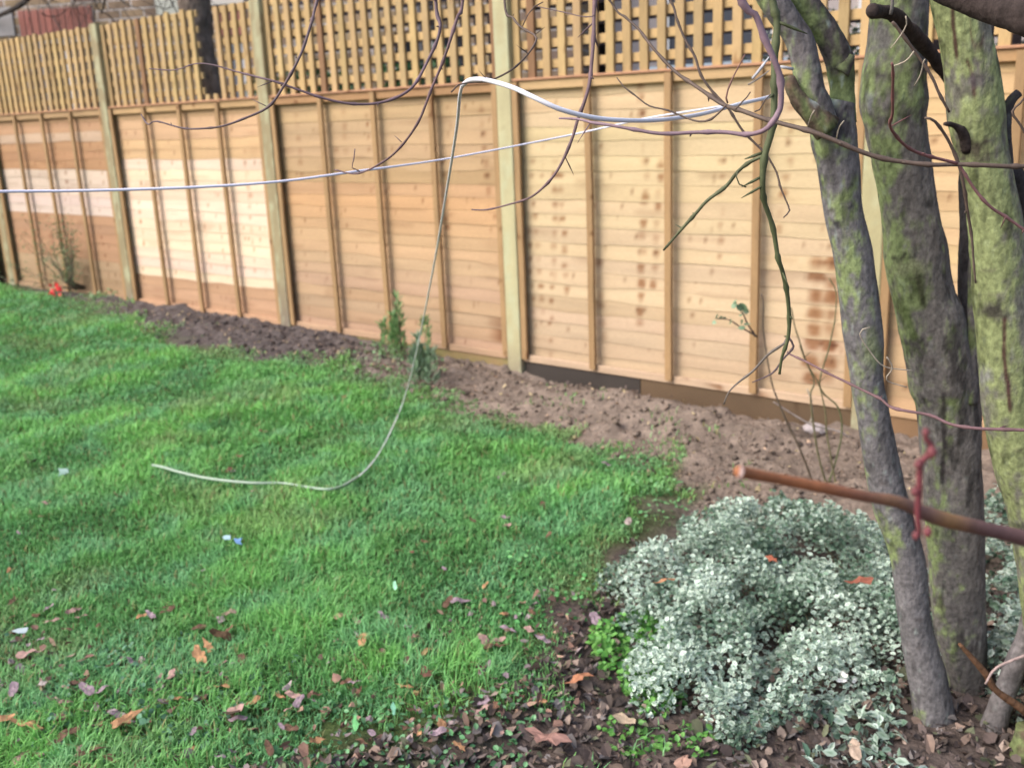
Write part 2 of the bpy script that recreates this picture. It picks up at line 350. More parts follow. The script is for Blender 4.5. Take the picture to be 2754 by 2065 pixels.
for i in range(-1, 7):
    x0 = POSTX[i+1]+PW+.002; x1 = POSTX[i+2]-.002; sd0 = 100+i*13
    root = empty('lap_fence', ((x0+x1)/2, .05, ZB), pan_lab[i], 'fence panel', 'lap fence panels')
    V, F, C = lap_boards(i, x0+.004, x1-.004, sd0); put(root, mk('lap_boards', V, F, M_wood, None, C))
    tone = {0: lin((186, 150, 104)), 1: lin((205, 165, 112)), 2: lin((186, 140, 92)), 3: lin((214, 176, 122)), 4: lin((205, 160, 106))}.get(i, lin((200, 160, 110)))*.64
    V, F, C = timber(x0, x1, .022, .045, ZT-.045, ZT, tone*1.05, sd0+1, 0, .03); put(root, mk('top_rail', V, F, M_wood, None, C))
    V, F, C = timber(x0, x1, .010, .074, ZT+.001, ZT+.013, lin((205, 150, 112))*.66, sd0+2, 0, .03, .002); put(root, mk('capping_strip', V, F, M_wood, None, C))
    V, F, C = timber(x0, x1, .022, .045, ZB-.022, ZB+.016, tones(i, .95)*1.02, sd0+3, 0, .03); put(root, mk('bottom_rail', V, F, M_wood, None, C))
    for k in range(5):
        xc = x0+.019+(x1-x0-.038)*k/4; lean = 0
        V, F, C = timber(xc-.019, xc+.019, .002 if 0 < k < 4 else .004, .0215, ZB-.004, ZT-.008 if k % 2 else ZT-.004, lin((190, 150, 100))*.64*(1, .92, 1.04, .95, 1.02)[k], sd0+5+k, 2, .02, .003, .004)
        put(root, mk('batten', V, F, M_woodv, None, C))
    # trellis
    troot = empty('trellis', ((x0+x1)/2, .05, ZT), tr_lab[i], 'trellis', 'lattice trellises')
    cut = lambda x: i == 1 and aty(533, 150, .04)[0] < x < aty(592, 150, .04)[0]
    vs_ = []; hs_ = []; ns = 20; r = np.random.default_rng(sd0+7)
    for k in range(ns):
        xc = x0+.022+(x1-x0-.044)*k/(ns-1)
        zt_ = ZTOP+r.normal(0, .006); tn = lin((214, 180, 122))*.62*r.uniform(.82, 1.12)*np.array([1, r.uniform(.95, 1.02), r.uniform(.85, 1.05)])
        if r.random() < .12: tn = lin((170, 125, 85))*.55
        if cut(xc): zt_ = ZT+.05
        vs_.append(timber(xc-.0225, xc+.0225, .030, .048, ZT+.0135, zt_, tn, sd0+20+k, 2, .03, .002, .003))
    for k in range(6):
        zc = ZT+.075+.098*k
        segs = [(x0+.003, x1-.003)]
        if i == 1: segs = [(x0+.003, aty(536, 150, .04)[0]), (aty(589, 150, .04)[0], x1-.003)]
        for (a, b) in segs: hs_.append(timber(a, b, .0485, .066, zc-.021, zc+.021, lin((222, 184, 122))*.62*r.uniform(.9, 1.1), sd0+50+k, 0, .03, .002, .003))
    V, F, C = joinc(vs_); put(troot, mk('upright_slats', V, F, M_woodv, None, C))
    V, F, C = joinc(hs_); put(troot, mk('cross_slats', V, F, M_wood, None, C))
# gravel boards under the panels
def gravel(x0, x1, z0, z1, colr, label, moss=0.):
    V, F, C = timber(x0, x1, .03, .062, z0, z1, colr, int(x0*10)+300, 0, .02)
    k = np.clip((fbm(V*np.array([5, 5, 14.]), 77, 3)-.42)*5, 0, 1)[:, None]*moss; C = C*(1-k)+np.array([.20, .20, .07])*k
    o = mk('gravel_board', V, F, M_wood, None, C); tag(o, label, 'gravel board', 'gravel boards under the fence')
gravel(POSTX[3]+PW+.1, POSTX[4]-.003, -.04, ZB-.024, lin((176, 146, 96))*.6, 'green stained board under the orange brown fence panel, beside the mottled post', .6)
gravel(POSTX[4]+PW+.003, 6.62, -.12, ZB-.024, np.array([.045, .036, .032]), 'board in the trench under the pale knotty panel, shadow of the gap painted near black')  # near-black colour stands in for the shadowed gap below the panel
gravel(6.624, POSTX[5]-.003, -.12, ZB-.024, lin((150, 120, 88))*.38, 'brown board under the right half of the pale knotty panel')
gravel(POSTX[5]+PW+.003, POSTX[6]-.003, -.12, ZB-.024, lin((170, 130, 90))*.5, 'brown board under the panel behind the mossy trunks')
for i_ in (1, 2): gravel(POSTX[i_]+PW+.003, POSTX[i_+1]-.003, -.04, ZB-.024, lin((150, 118, 84))*.5, 'earth covered board under the %s fence panel' % ('leftmost' if i_ == 1 else 'brightest'))
# ================================================================ BEHIND THE FENCE
def wall_frame(u0, D0, u1, D1):
    a = at(u0, 300, D0); b = at(u1, 300, D1); a[2] = b[2] = 0; d = b-a; L = np.linalg.norm(d); d /= L
    nrm = np.array([d[1], -d[0], 0.]);  return a, d, nrm, L
WA, WDir, WN, WL = wall_frame(-500, 10.0, 1560, 8.3)
def wall_s(u, v):                       # pixel -> (distance along the wall, height)
    r_ = ray(u, v); t = ((WA-CAM)@WN)/(r_@WN); p = CAM+r_*t; return (p-WA)@WDir, p[2]
M_brick = bpy.data.materials.new('stock_brick'); M_brick.use_nodes = True
t = M_brick.node_tree; N = t.nodes; L = t.links; bs = N['Principled BSDF']; bs.inputs['Roughness'].default_value = .9
tc = N.new('ShaderNodeTexCoord'); sp = N.new('ShaderNodeSeparateXYZ'); cb = N.new('ShaderNodeCombineXYZ'); br = N.new('ShaderNodeTexBrick')
L.new(tc.outputs['Object'], sp.inputs[0]); L.new(sp.outputs[0], cb.inputs[0]); L.new(sp.outputs[2], cb.inputs[1])
br.inputs['Scale'].default_value = 1; br.inputs['Brick Width'].default_value = .225; br.inputs['Row Height'].default_value = .075; br.inputs['Mortar Size'].default_value = .008
br.inputs['Color1'].default_value = (.30, .22, .12, 1); br.inputs['Color2'].default_value = (.16, .11, .085, 1); br.inputs['Mortar'].default_value = (.34, .31, .29, 1)
nz = N.new('ShaderNodeTexNoise'); nz.inputs['Scale'].default_value = 5; nz.inputs['Detail'].default_value = 8; L.new(tc.outputs['Object'], nz.inputs['Vector'])
mr = N.new('ShaderNodeMapRange'); mr.inputs[1].default_value = .3; mr.inputs[2].default_value = .7; mr.inputs[3].default_value = .6; mr.inputs[4].default_value = 1.45; L.new(nz.outputs['Fac'], mr.inputs[0])
sc = N.new('ShaderNodeVectorMath'); sc.operation = 'SCALE'; L.new(cb.outputs[0], br.inputs['Vector']); L.new(br.outputs['Color'], sc.inputs[0]); L.new(mr.outputs[0], sc.inputs['Scale']); L.new(sc.outputs[0], bs.inputs['Base Color'])
bp = N.new('ShaderNodeBump'); bp.inputs['Distance'].default_value = .008; bp.invert = True; L.new(br.outputs['Fac'], bp.inputs['Height']); L.new(bp.outputs[0], bs.inputs['Normal'])
def local(V):                           # wall coordinates (s, out of wall towards camera, height) -> world
    V = np.asarray(V, float); return WA+V[:, :1]*WDir+V[:, 1:2]*WN*-1*-1+V[:, 2:]*np.array([0, 0, 1.])
house = empty('brick_house', WA, 'house of brown stock bricks with red soldier courses behind the trellis', 'house')
house.rotation_euler = (0, 0, math.atan2(WDir[1], WDir[0]))
def hpart(name, boxes, mat, colr, parent=None):
    V, F = join([box(*b) for b in boxes]); c = np.tile(np.asarray(colr, float), (len(V), 1))
    if len(boxes) > 1: c = c*np.repeat(rng.uniform(.75, 1.2, len(boxes)), 8)[:, None]
    return mk(name, V, F, mat, parent or house, c)
# openings (s0,s1,z0,z1)
sA, zA = wall_s(60, 100); sB, _ = wall_s(262, 90); _, zA2 = wall_s(150, 48)
sL, zL = wall_s(-60, 103)
sC, zC = wall_s(600, 92); sD, _ = wall_s(662, 92)
sE, _ = wall_s(1060, 100); sF, zE = wall_s(1250, 75)
ops = [(sA+.05, sB-.05, .9, zA), (sC, sD, .9, zC-.02), (sE, sF, .9, zE)]
ys = [0]; cells = []
cur = 0.0; TOPH = 6.0
for (a, b, z0, z1) in ops:
    cells.append((cur, a, -.25, 0, -.2, TOPH)); cells.append((a, b, -.25, 0, -.2, z0)); cells.append((a, b, -.25, 0, z1, TOPH)); cur = b
cells.append((cur, WL, -.25, 0, -.2, TOPH))
# the camera-facing side is local -Y here
cells = [(a, b, 0, .25, c, d) for (a, b, _, _, c, d) in cells]
hpart('wall', cells, M_brick, (1, 1, 1))
for k, (a, b, z0, z1) in enumerate(ops):
    wn = hpart('window', [(a, a+.06, .08, .14, z0, z1), (b-.06, b, .08, .14, z0, z1), (a+.061, b-.061, .08, .14, z1-.06, z1), (a+.061, b-.061, .08, .14, z0, z0+.06), ((a+b)/2-.03, (a+b)/2+.03, .081, .139, z0+.061, z1-.061)], M_misc, (.75, .75, .76))
    hpart('pane', [(a+.061, b-.061, .11, .115, z0+.061, z1-.061)], M_misc, (.03, .035, .045), wn)
    hpart('sill', [(a-.08, b+.08, -.06, .1, z0-.075, z0-.003)], M_misc, (.5, .49, .46), wn)
    zt = z1; n = int((b-a+.1)/.067)
    if k == 2: continue
    hpart('mortar', [(a-.05, a-.05+n*.067, -.004, .1, zt+.002, zt+.22)], M_misc, (.30, .26, .24), wn)
    hpart('soldier_course', [(a-.05+m_*.067, a-.05+m_*.067+.056, -.012, .1, zt+.004, zt+.215) for m_ in range(n)], M_misc, (.25, .085, .065))
hpart('lintel', [(sL-.6, sA-.06, -.014, .1, zL, zL+.24)], M_misc, (.26, .25, .25))
s1, z1 = wall_s(560, 14); s2, _ = wall_s(665, 10)
hpart('ledge', [(s1, s2, -.06, 0, z1-.01, z1+.06)], M_misc, (.5, .48, .44))
s1, _ = wall_s(424, 20); s2, z2 = wall_s(486, 38)
hpart('boarded_vent', [(s1, s2, -.03, 0, z2, z2+.5)], M_misc, (.40, .42, .37))
s1, _ = wall_s(1130, 20)
hpart('downpipe', [(s1, s1+.07, -.09, -.02, 0, TOPH)], M_misc, (.09, .09, .1))
# roof well above the view, so that the wall ends in something
V, F = box(-.3, WL+.3, -.35, 4.5, TOPH+.002, TOPH+.16); mk('roof', V, F, M_misc, house, np.tile([.12, .1, .1], (8, 1)))
V, F = join([box(0, .25, .26, 4.3, -.2, TOPH), box(WL-.25, WL, .26, 4.3, -.2, TOPH), box(.26, WL-.26, 4.05, 4.3, -.2, TOPH)]); mk('wall', V, F, M_brick, house, np.ones((24, 3)))
# pale rendered outbuilding further right
a = at(1640, 300, 8.8); b = at(3200, 300, 7.6)
d = b-a; d[2] = 0; Lb = np.linalg.norm(d)
ob = empty('outbuilding', (a[0], a[1], 0), 'pale pinkish rendered outbuilding behind the right hand trellis', 'outbuilding'); ob.rotation_euler = (0, 0, math.atan2(d[1], d[0]))
V, F = box(0, Lb, 0, 3, -.2, 2.9); mk('wall', V, F, M_misc, ob, np.tile([.42, .36, .34], (8, 1)))
V, F = box(-.2, Lb+.2, -.25, 3.2, 2.902, 3.05); mk('roof', V, F, M_misc, ob, np.tile([.1, .1, .11], (8, 1)))
for s in (.5, 2.0, 3.4):
    V, F = box(s, s+.8, -.012, .05, 1.0, 2.3); wn = mk('window', V, F, M_misc, ob, np.tile([.05, .055, .07], (8, 1)))
    V, F = join([box(s-.05, s, -.03, .0, .95, 2.35), box(s+.8, s+.85, -.03, 0, .95, 2.35), box(s, s+.8, -.03, 0, 2.3, 2.35), box(s, s+.8, -.03, 0, .95, 1.0)]); mk('frame', V, F, M_misc, wn, np.tile([.7, .7, .7], (32, 1)))
# neighbour's dark lattice a hand's breadth behind ours, with a pale blue rail low down
for nm, xa, xb, lab in (('dark_trellis', 3.95, 5.75, 'dark stained lattice close behind the brickwork side trellis'), ('dark_trellis', 5.85, 9.6, 'dark stained lattice close behind the trellis with open square holes')):
    pr = []
    for k in range(int((xb-xa)/.0967)): x = xa+.03+k*.0967; pr.append(box(x, x+.03, .150, .168, .2, 2.2))
    V1 = join(pr); pr = []
    for k in range(8): z = 1.52+k*.098; pr.append(box(xa, xb, .1685, .185, z, z+.028))
    V2 = join(pr); root = empty(nm, ((xa+xb)/2, .17, .2), lab, 'trellis', 'dark lattices behind the fence')
    for n_, (V, F) in (('upright_slats', V1), ('cross_slats', V2)): put(root, mk(n_, V, F, M_woodv, None, np.tile([.055, .048, .06], (len(V), 1))))
V, F = box(5.9, 7.45, 1.2, 1.3, .0, 1.66); tag(mk('garden_bench', *join([box(5.9, 7.3, 1.2, 1.24, 1.42, 1.64), box(5.9, 5.98, 1.15, 1.3, 0, 1.6), box(7.22, 7.3, 1.15, 1.3, 0, 1.6), box(5.9, 7.3, 1.15, 1.6, 1.3, 1.34)]), M_misc, None, np.tile([.30, .38, .46], (32, 1))), 'pale blue garden table edge glimpsed through the lattice holes', 'garden table')
V, F = box(7.35, 9.2, .9, .98, 0, 1.62); tag(mk('low_wall', V, F, M_brick, None, np.ones((8, 3))), 'low brown wall glimpsed low behind the lattice at the right', 'wall')
def leafcloud(n, sampler, size, colA, colB, seed, name, parent=None, edge=None, up=.4, aspect=.55, mat=None, curl=.25):
    r = np.random.default_rng(seed); B, Nn = sampler(r, n); n = len(B)
    d = r.normal(size=(n, 3)); d[:, 2] = d[:, 2]*.5; d /= np.linalg.norm(d, axis=1)[:, None]
    nn = r.normal(size=(n, 3))*(1-up)+Nn*up*1.6; nn -= d*(nn*d).sum(1)[:, None]; nn /= np.linalg.norm(nn, axis=1)[:, None]+1e-9
    s = np.cross(d, nn); Ls = size*r.uniform(.65, 1.25, n)
    prof = [(0, 0, 0), (.33, .5, curl), (.72, .42, curl*.7), (1, 0, -.1), (.72, -.42, curl*.7), (.33, -.5, curl), (.5, 0, 0)]
    V = np.stack([B+(d*a+s*b*aspect+nn*c*.35)*Ls[:, None] for a, b, c in prof], 1)
    k = r.random(n)[:, None]; cc = colA*(1-k)+colB*k; cc = cc*r.uniform(.7, 1.25, n)[:, None]
    C = np.repeat(cc[:, None], 7, 1)
    if edge is not None:
        cl = vn(B*np.array([9., 9., 9.]), 5)+.5*vn(B*22, 6)-.25; e = np.clip(r.normal(.55, .3, n)+(cl-.5)*1.5, 0, 1.15)[:, None]
        C = C*(.75+.5*cl)[:, None, None]; edge = np.asarray(edge)
        C[:, :6] = C[:, :6]*(1-e[:, None])+np.asarray(edge)*e[:, None]*r.uniform(.75, 1.1, n)[:, None, None]
    F1 = np.array([[0, 1, 2, 6], [6, 2, 3, 4], [0, 6, 4, 5]])
    F = (np.arange(n)[:, None, None]*7+F1[None]).reshape(-1, 4)
    return mk(name, V.reshape(-1, 3), F, mat or M_leaf, parent, C.reshape(-1, 3), False)
def blob(c, rad):
    def f(r, n):
        d = r.normal(size=(n, 3)); d /= np.linalg.norm(d, axis=1)[:, None]; q = d*np.array(rad)*(r.random(n)**.35)[:, None]
        q = q*(.7+.6*vn(d*2.5+7, 3))[:, None]; return q+np.array(c), d
    return f
def shrub_behind(c, rad, n, colA, colB, lab, edge=None, size=.05):
    root = empty('shrub', (c[0], c[1], 0), lab, 'shrub', 'shrubs behind the fence')
    put(root, leafcloud(n, blob(c, rad), size, np.array(colA), np.array(colB), int(c[0]*10), 'foliage', None, edge))
    V, F, C = tube([(c[0], c[1], -.05), (c[0]+.03, c[1], c[2])], [.03, .015], 8, .05, .1, 3, (.1, .08, .06)); put(root, mk('stem', V, F, M_twig, None, C))
shrub_behind((3.1, 1.0, 1.45), (.7, .3, .42), 3000, (.03, .09, .03), (.06, .14, .05), 'dark green shrub glimpsed low through the trellis beside the dark trunk')
shrub_behind((4.55, .8, 1.5), (.45, .25, .35), 2500, (.05, .14, .04), (.08, .2, .07), 'bright green shrub glimpsed low through the brickwork side trellis')
shrub_behind((7.6, 1.6, 2.5), (.55, .4, .5), 4500, (.10, .22, .06), (.2, .32, .12), 'light green shrub rising over the outbuilding behind the forked trunk')
shrub_behind((7.55, .55, 1.62), (.65, .2, .22), 2500, (.08, .15, .06), (.16, .22, .12), 'speckled green shrub low behind the lattice at the right', (.5, .55, .45), .03)
shrub_behind((8.9, .7, 1.75), (.5, .25, .3), 2500, (.08, .2, .06), (.14, .3, .12), 'speckled pale shrub behind the trellis at the far right', (.6, .65, .55), .035)

# dark tree close behind the fence, left
M_dbark = amat('dark_bark', .95, 30, .5, (1, 1, .5), 1.0, 40, .012, .1)
tr = empty('tree', (*aty(590, 700, .26)[:2], 0), 'dark rough trunked tree standing in the gap of the trellis behind the fence', 'tree')
pts = [(525, -420, 44), (522, -200, 40), (520, -60, 38), (522, 0, 36), (528, 50, 33), (535, 108, 31), (548, 163, 30), (566, 217, 29), (578, 262, 29), (600, 500, 30), (620, 830, 36)]
PP = [aty(u, v, .27) for u, v, _ in pts]; RR = [1.18*h/FPX*((p-CAM)@_f) for (_, _, h), p in zip(pts, PP)]
V, F, C = tube(PP, RR, 28, .015, .28, 5, lambda V, D: np.array([.15, .12, .10])*(.35+1.2*fbm(V*np.array([30, 30, 12.]), 4, 3))[:, None]); put(tr, mk('trunk', V, F, M_dbark, None, C, True))
def dtwigs(cx, cy, n, spread, seed, droop):
    r = np.random.default_rng(seed); out = []
    for k in range(n):
        p = np.array(aty(cx+r.normal(0, spread), cy+r.normal(0, spread*.3), .15+r.random()*.5)); d = np.array([r.normal(0, 1), r.normal(0, .3), r.normal(-droop, .5)]); d /= np.linalg.norm(d)
        P = [p]; L_ = r.uniform(.25, .8)
        for s in range(6): d = d+r.normal(0, .28, 3); d /= np.linalg.norm(d); p = p+d*L_/6; P.append(p)
        w0 = r.uniform(.002, .006); out.append(tube(P, np.linspace(w0, .0015, 7), 5, .03, 0, k, (.045, .04, .038), .3))
    return joinc(out)
V, F, C = dtwigs(150, -20, 60, 130, 5, .3); put(tr, mk('twigs', V, F, M_twig, None, C))
PP = [aty(u, v, .3) for u, v in ((525, -200), (400, -230), (250, -150), (120, -60), (60, 10), (-40, 60))]
V, F, C = tube(PP, [.05, .045, .04, .03, .022, .014], 12, .03, .2, 8, (.05, .042, .038)); put(tr, mk('branch', V, F, M_dbark, None, C, True))
PP = [aty(u, v, .2) for u, v in ((250, -150), (285, -60), (282, 0), (272, 40))]
V, F, C = tube(PP, [.022, .014, .008, .004], 8, .03, .15, 9, (.05, .042, .038)); put(tr, mk('branch', V, F, M_dbark, None, C, True))
V, F, C = dtwigs(470, -40, 14, 40, 9, .8); put(tr, mk('twigs', V, F, M_twig, None, C))

# ================================================================ MOSSY TREES, FRONT RIGHT
def barkcol(grey, green, amount, side, dark=.5, seed=0, lich=.1, crack=.0, zr=None, lines=(), spots=()):
    """zr: heights between which the algae grow (lo, hi); lines: furrows as pixel polylines; spots: lichen patches"""
    side = np.asarray(side, float); side = side/np.linalg.norm(side)
    def pxl(V): d = V-CAM; z = d@_f; return d@RT/z*FPX+1377, 1032-d@UP/z*FPX
    def f(V, D):
        n1 = fbm(V*np.array([11, 11, 5.])+seed, seed, 4); n2 = fbm(V*np.array([75, 75, 55.])+seed, seed+2, 3); n3 = fbm(V*np.array([26, 26, 14.])+seed, seed+5, 3)
        am = amount
        if zr is not None: am = amount-.9*np.clip((zr[0]-V[:, 2])/.25, 0, 1)-.7*np.clip((V[:, 2]-zr[1])/.25, 0, 1)
        k = (np.clip((n1-.5)*4+am+.1+(D@side)*.85+(n2-.5)*3.0+(n3-.5)*2.4, 0, 1)*.88)[:, None]
        g = np.asarray(grey)*(.5+.5*n3+.5*n2)[:, None]; gr = np.asarray(green)*(.45+1.1*n2)[:, None]
        c = g*(1-k)+gr*k
        n4 = vn(V*np.array([130, 130, 110.])+seed, seed+17); c = c*(.8+.4*n4)[:, None]
        l = np.clip((vn(V*np.array([85, 85, 70.])+3*seed, 31)-.80)*12, 0, 1)[:, None]*lich; c = c*(1-l)+np.array([.30, .36, .33])*l
        dk = np.clip((.42-fbm(V*np.array([45, 45, 16.]), seed+8, 3))*9, 0, 1)[:, None]*dark; c = c*(1-dk)+c*.3*dk
        lent = np.clip((vn(V*np.array([26, 26, 120.])+seed*5, seed+19)-.80)*8, 0, 1)[:, None]*.45; c = c*(1-lent)+np.array([.07, .055, .05])*lent
        if crack:
            cr = np.abs(fbm(V*np.array([11, 11, 1.6])+seed*2, seed+13, 2)-.5); cc = np.clip(1-cr/.007, 0, 1)[:, None]*crack*np.clip((vn(V*3, seed+4)-.5)*6, 0, 1)[:, None]; c = c*(1-cc)+np.array([.09, .035, .03])*cc
        if lines or spots:
            U, W = pxl(V); fr = (D@_f < .2)
            wob = (n2-.5)*14
            for pts, wd_, cl in lines:
                dd = np.full(len(V), 1e9)
                for (a, b), (e, g_) in zip(pts[:-1], pts[1:]):
                    ex, ey = e-a, g_-b; t_ = np.clip(((U-a)*ex+(W-b)*ey)/(ex*ex+ey*ey), 0, 1); dd = np.minimum(dd, np.hypot(U-a-t_*ex, W-b-t_*ey))
                kk = (np.clip(1.5-(dd+wob*.5)/wd_, 0, 1)*fr)[:, None]*.9; c = c*(1-kk)+np.asarray(cl)*kk
            for a, b, r1, r2, cl in spots:
                dd = np.hypot((U-a)/r1, (W-b)/r2)+(n2-.5)*1.6+(n3-.5)*.8; kk = (np.clip((1.1-dd)*1.6, 0, 1)*fr)[:, None]*.85; c = c*(1-kk)+np.asarray(cl)*kk*(.7+.6*n2)[:, None]
        return c
    return f
LEFT = -RT*1.0+_f*-.3+np.array([0, 0, .2])
grey = np.array([.140, .128, .128]); green = np.array([.185, .235, .095]); dkg = np.array([.075, .066, .066])
def limb(rows, D, sides, rough, cf, seed, name, parent, step=.008, mat=None, taper=None, rscale=38., smooth=True, nodes=0., zig=0.):
    PP = []; RR = []
    for k, (u, v, h) in enumerate(rows):
        d = D
        if isinstance(D, tuple): d = D[0]+(D[1]-D[0])*k/(len(rows)-1)
        p = at(u, v, d); PP.append(p); RR.append(.955*h/FPX*((p-CAM)@_f))
    V, F, C = tube(PP, RR, sides, step, rough, seed, cf, nodes, zig, rscale)
    return put(parent, mk(name, V, F, mat or M_bark, None, C, smooth))
def edges(rows): return [((a+b)/2, v, (b-a)/2) for v, a, b in rows]
# tree with the fork
g0 = atz(2545, 2010, 0)
T1 = empty('forked_tree', g0, 'slim grey green trunk that forks at fence top height, left of the three trunks', 'tree', 'mossy garden trees')
c1 = barkcol(np.array([.150, .142, .145]), green, -.42, LEFT, .5, 11, .35, zr=(.55, 2.2), spots=[(2215, 275, 40, 26, (.33, .38, .36)), (2262, 330, 40, 60, (.045, .04, .045)), (2250, 600, 16, 12, (.03, .03, .03)), (2345, 940, 30, 60, (.19, .22, .12))])
limb(edges([(2075, 2440, 2650), (2020, 2462, 2610), (1977, 2463, 2579), (1841, 2446, 2552), (1670, 2416, 2504), (1500, 2395, 2487), (1332, 2340, 2440), (1100, 2301, 2390), (1025, 2288, 2377), (880, 2266, 2373), (690, 2241, 2348), (565, 2215, 2320), (443, 2198, 2312), (370, 2178, 2306), (310, 2180, 2300), (270, 2196, 2300)]), 2.14, 96, .055, c1, 11, 'trunk', T1)
cN = barkcol(dkg, green*.8, -.35, LEFT, .6, 12, .6)
limb([(2264, 330, 40), (2266, 285, 35), (2266, 239, 32), (2262, 195, 36), (2256, 153, 39), (2230, 102, 38), (2182, 34, 38), (2154, 0, 38), (2110, -70, 36), (2050, -190, 33), (1990, -340, 28), (1940, -520, 22)], 2.14, 36, .16, cN, 12, 'fork_limb', T1)
limb([(2215, 340, 42), (2195, 275, 41), (2181, 239, 40), (2157, 136, 38), (2140, 90, 38), (2100, 34, 40), (2078, 0, 40), (2040, -90, 36), (2020, -220, 32), (1990, -400, 25)], 2.10, 36, .16, barkcol(grey, green*1.1, -.1, LEFT, .5, 13, .3), 13, 'fork_limb', T1)
limb([(2225, 350, 40), (2190, 312, 34), (2155, 275, 25), (2132, 240, 20), (2121, 210, 17), (2120, 204, 9)], 2.08, 24, .3, barkcol(np.array([.11, .08, .06]), green*.6, -.5, LEFT, .8, 14, .2, spots=[(2195, 265, 22, 22, (.32, .37, .35)), (2122, 232, 16, 16, (.16, .10, .07))]), 14, 'cut_stub', T1)
limb([(2262, 195, 24), (2282, 165, 16), (2290, 148, 10)], 2.12, 20, .3, cN, 15, 'knob', T1)
# middle tree
g0 = atz(2625, 1965, 0)
T2 = empty('middle_tree', g0, 'thickest grey and green trunk, middle of three, dark cut limb at its top', 'tree', 'mossy garden trees')
c2 = barkcol(np.array([.155, .142, .132]), green*1.0, -.16, LEFT, .75, 21, .15, zr=(.75, 1.75), lines=[([(2462, 722), (2485, 820)], 7, (.05, .05, .03)), ([(2433, 832), (2458, 905)], 10, (.10, .13, .05)), ([(2537, 1060), (2540, 1200), (2533, 1290)], 6, (.035, .03, .03)), ([(2395, 200), (2405, 260), (2385, 330)], 6, (.06, .06, .035)), ([(2400, 690), (2420, 705), (2435, 680)], 6, (.045, .045, .03))], spots=[(2345, 195, 40, 12, (.03, .025, .025)), (2360, 100, 60, 60, (.13, .12, .12)), (2340, 260, 14, 40, (.2, .2, .22)), (2440, 720, 50, 26, (.2, .22, .12)), (2375, 690, 10, 8, (.03, .03, .03))])
limb(edges([(2050, 2540, 2760), (1990, 2560, 2700), (1841, 2552, 2654), (1670, 2511, 2651), (1563, 2502, 2647), (1332, 2487, 2641), (1100, 2467, 2633), (1025, 2446, 2630), (975, 2438, 2622), (880, 2418, 2600), (785, 2399, 2562), (690, 2380, 2548), (595, 2372, 2527), (500, 2361, 2510), (409, 2341, 2498), (341, 2327, 2491), (273, 2312, 2494), (204, 2317, 2491), (153, 2327, 2494), (102, 2336, 2494), (0, 2341, 2497), (-120, 2330, 2490), (-300, 2310, 2460), (-500, 2310, 2440)]), 2.26, 110, .075, c2, 21, 'trunk', T2)
limb([(2585, 1080, 36), (2600, 960, 34), (2603, 860, 27), (2600, 770, 24), (2602, 690, 24), (2604, 600, 23), (2600, 500, 22), (2612, 400, 20), (2640, 250, 18), (2660, 60, 16), (2680, -200, 12)], 2.30, 28, .18, barkcol(dkg, dkg, -1, LEFT, .7, 22, .05), 22, 'side_limb', T2)
limb([(2600, 1080, 34), (2614, 940, 20), (2619, 840, 18), (2618, 740, 15), (2622, 660, 12), (2640, 560, 9), (2680, 400, 8)], 2.22, 22, .15, barkcol(grey*.8, green*.6, -.1, LEFT, .4, 23, .1), 23, 'side_limb', T2)
blkc = np.array([.046, .035, .032])
def blk(V, D): return blkc*(.35+1.3*fbm(V*np.array([45, 45, 30.]), 24, 4))[:, None]
limb([(2346, 30, 17), (2352, 30, 20), (2400, 38, 19), (2440, 76, 21), (2490, 128, 20), (2535, 185, 19), (2590, 260, 18)], (1.98, 2.25), 30, .30, blk, 24, 'cut_limb', T2, mat=M_bark)
limb([(2395, 40, 5), (2400, 10, 5), (2398, -30, 4)], 1.97, 10, .2, (.12, .11, .10), 25, 'twig', T2)
# right, greenest tree
T3 = empty('mossy_tree', atz(2830, 2010, 0), 'yellow green moss covered trunk furthest right of the three, cracked bark', 'tree', 'mossy garden trees')
c3l = dict(lines=[([(2561, -20), (2563, 60), (2569, 110), (2574, 155)], 6, (.05, .02, .02)), ([(2601, 165), (2616, 200), (2621, 262)], 5, (.06, .03, .025)), ([(2702, 860), (2700, 960), (2712, 1040), (2716, 1100)], 6, (.06, .025, .025))], spots=[(2630, 200, 26, 34, (.10, .085, .09)), (2615, 400, 50, 32, (.06, .045, .04)), (2590, 250, 20, 14, (.09, .085, .07)), (2665, 840, 40, 14, (.06, .055, .045)), (2640, 60, 14, 20, (.13, .13, .10)), (2650, 1010, 26, 40, (.2, .2, .19))])
c3 = barkcol(np.array([.17, .165, .135]), np.array([.20, .235, .10]), .20, LEFT, .8, 31, .1, .5, **c3l)
limb(edges([(2150, 2790, 3000), (1900, 2770, 2950), (1700, 2760, 2920), (1500, 2735, 2895), (1332, 2700, 2850), (1254, 2676, 2830), (1100, 2645, 2800), (975, 2636, 2790), (880, 2627, 2780), (785, 2617, 2765), (690, 2613, 2757), (595, 2605, 2747), (511, 2593, 2729), (409, 2573, 2709), (307, 2550, 2700), (204, 2542, 2688), (102, 2527, 2665), (0, 2504, 2650), (-120, 2480, 2620), (-300, 2460, 2580), (-520, 2440, 2550)]), 2.02, 110, .06, c3, 31, 'trunk', T3)
limb([(2606, 400, 22), (2590, 360, 13), (2572, 341, 9), (2556, 334, 8), (2540, 333, 4)], (2.0, 1.95), 18, .5, blk, 32, 'broken_stub', T3)
limb([(2690, 640, 24), (2700, 480, 26), (2697, 360, 22), (2706, 300, 16), (2722, 268, 13), (2740, 250, 12)], 2.06, 20, .3, barkcol(dkg*.7, green*.5, -.6, LEFT, .6, 33, .1), 33, 'broken_stub', T3)
limb([(2700, 480, 26), (2726, 460, 20), (2748, 520, 22), (2775, 640, 24)], 2.10, 18, .25, dkg*.6, 34, 'side_limb', T3)
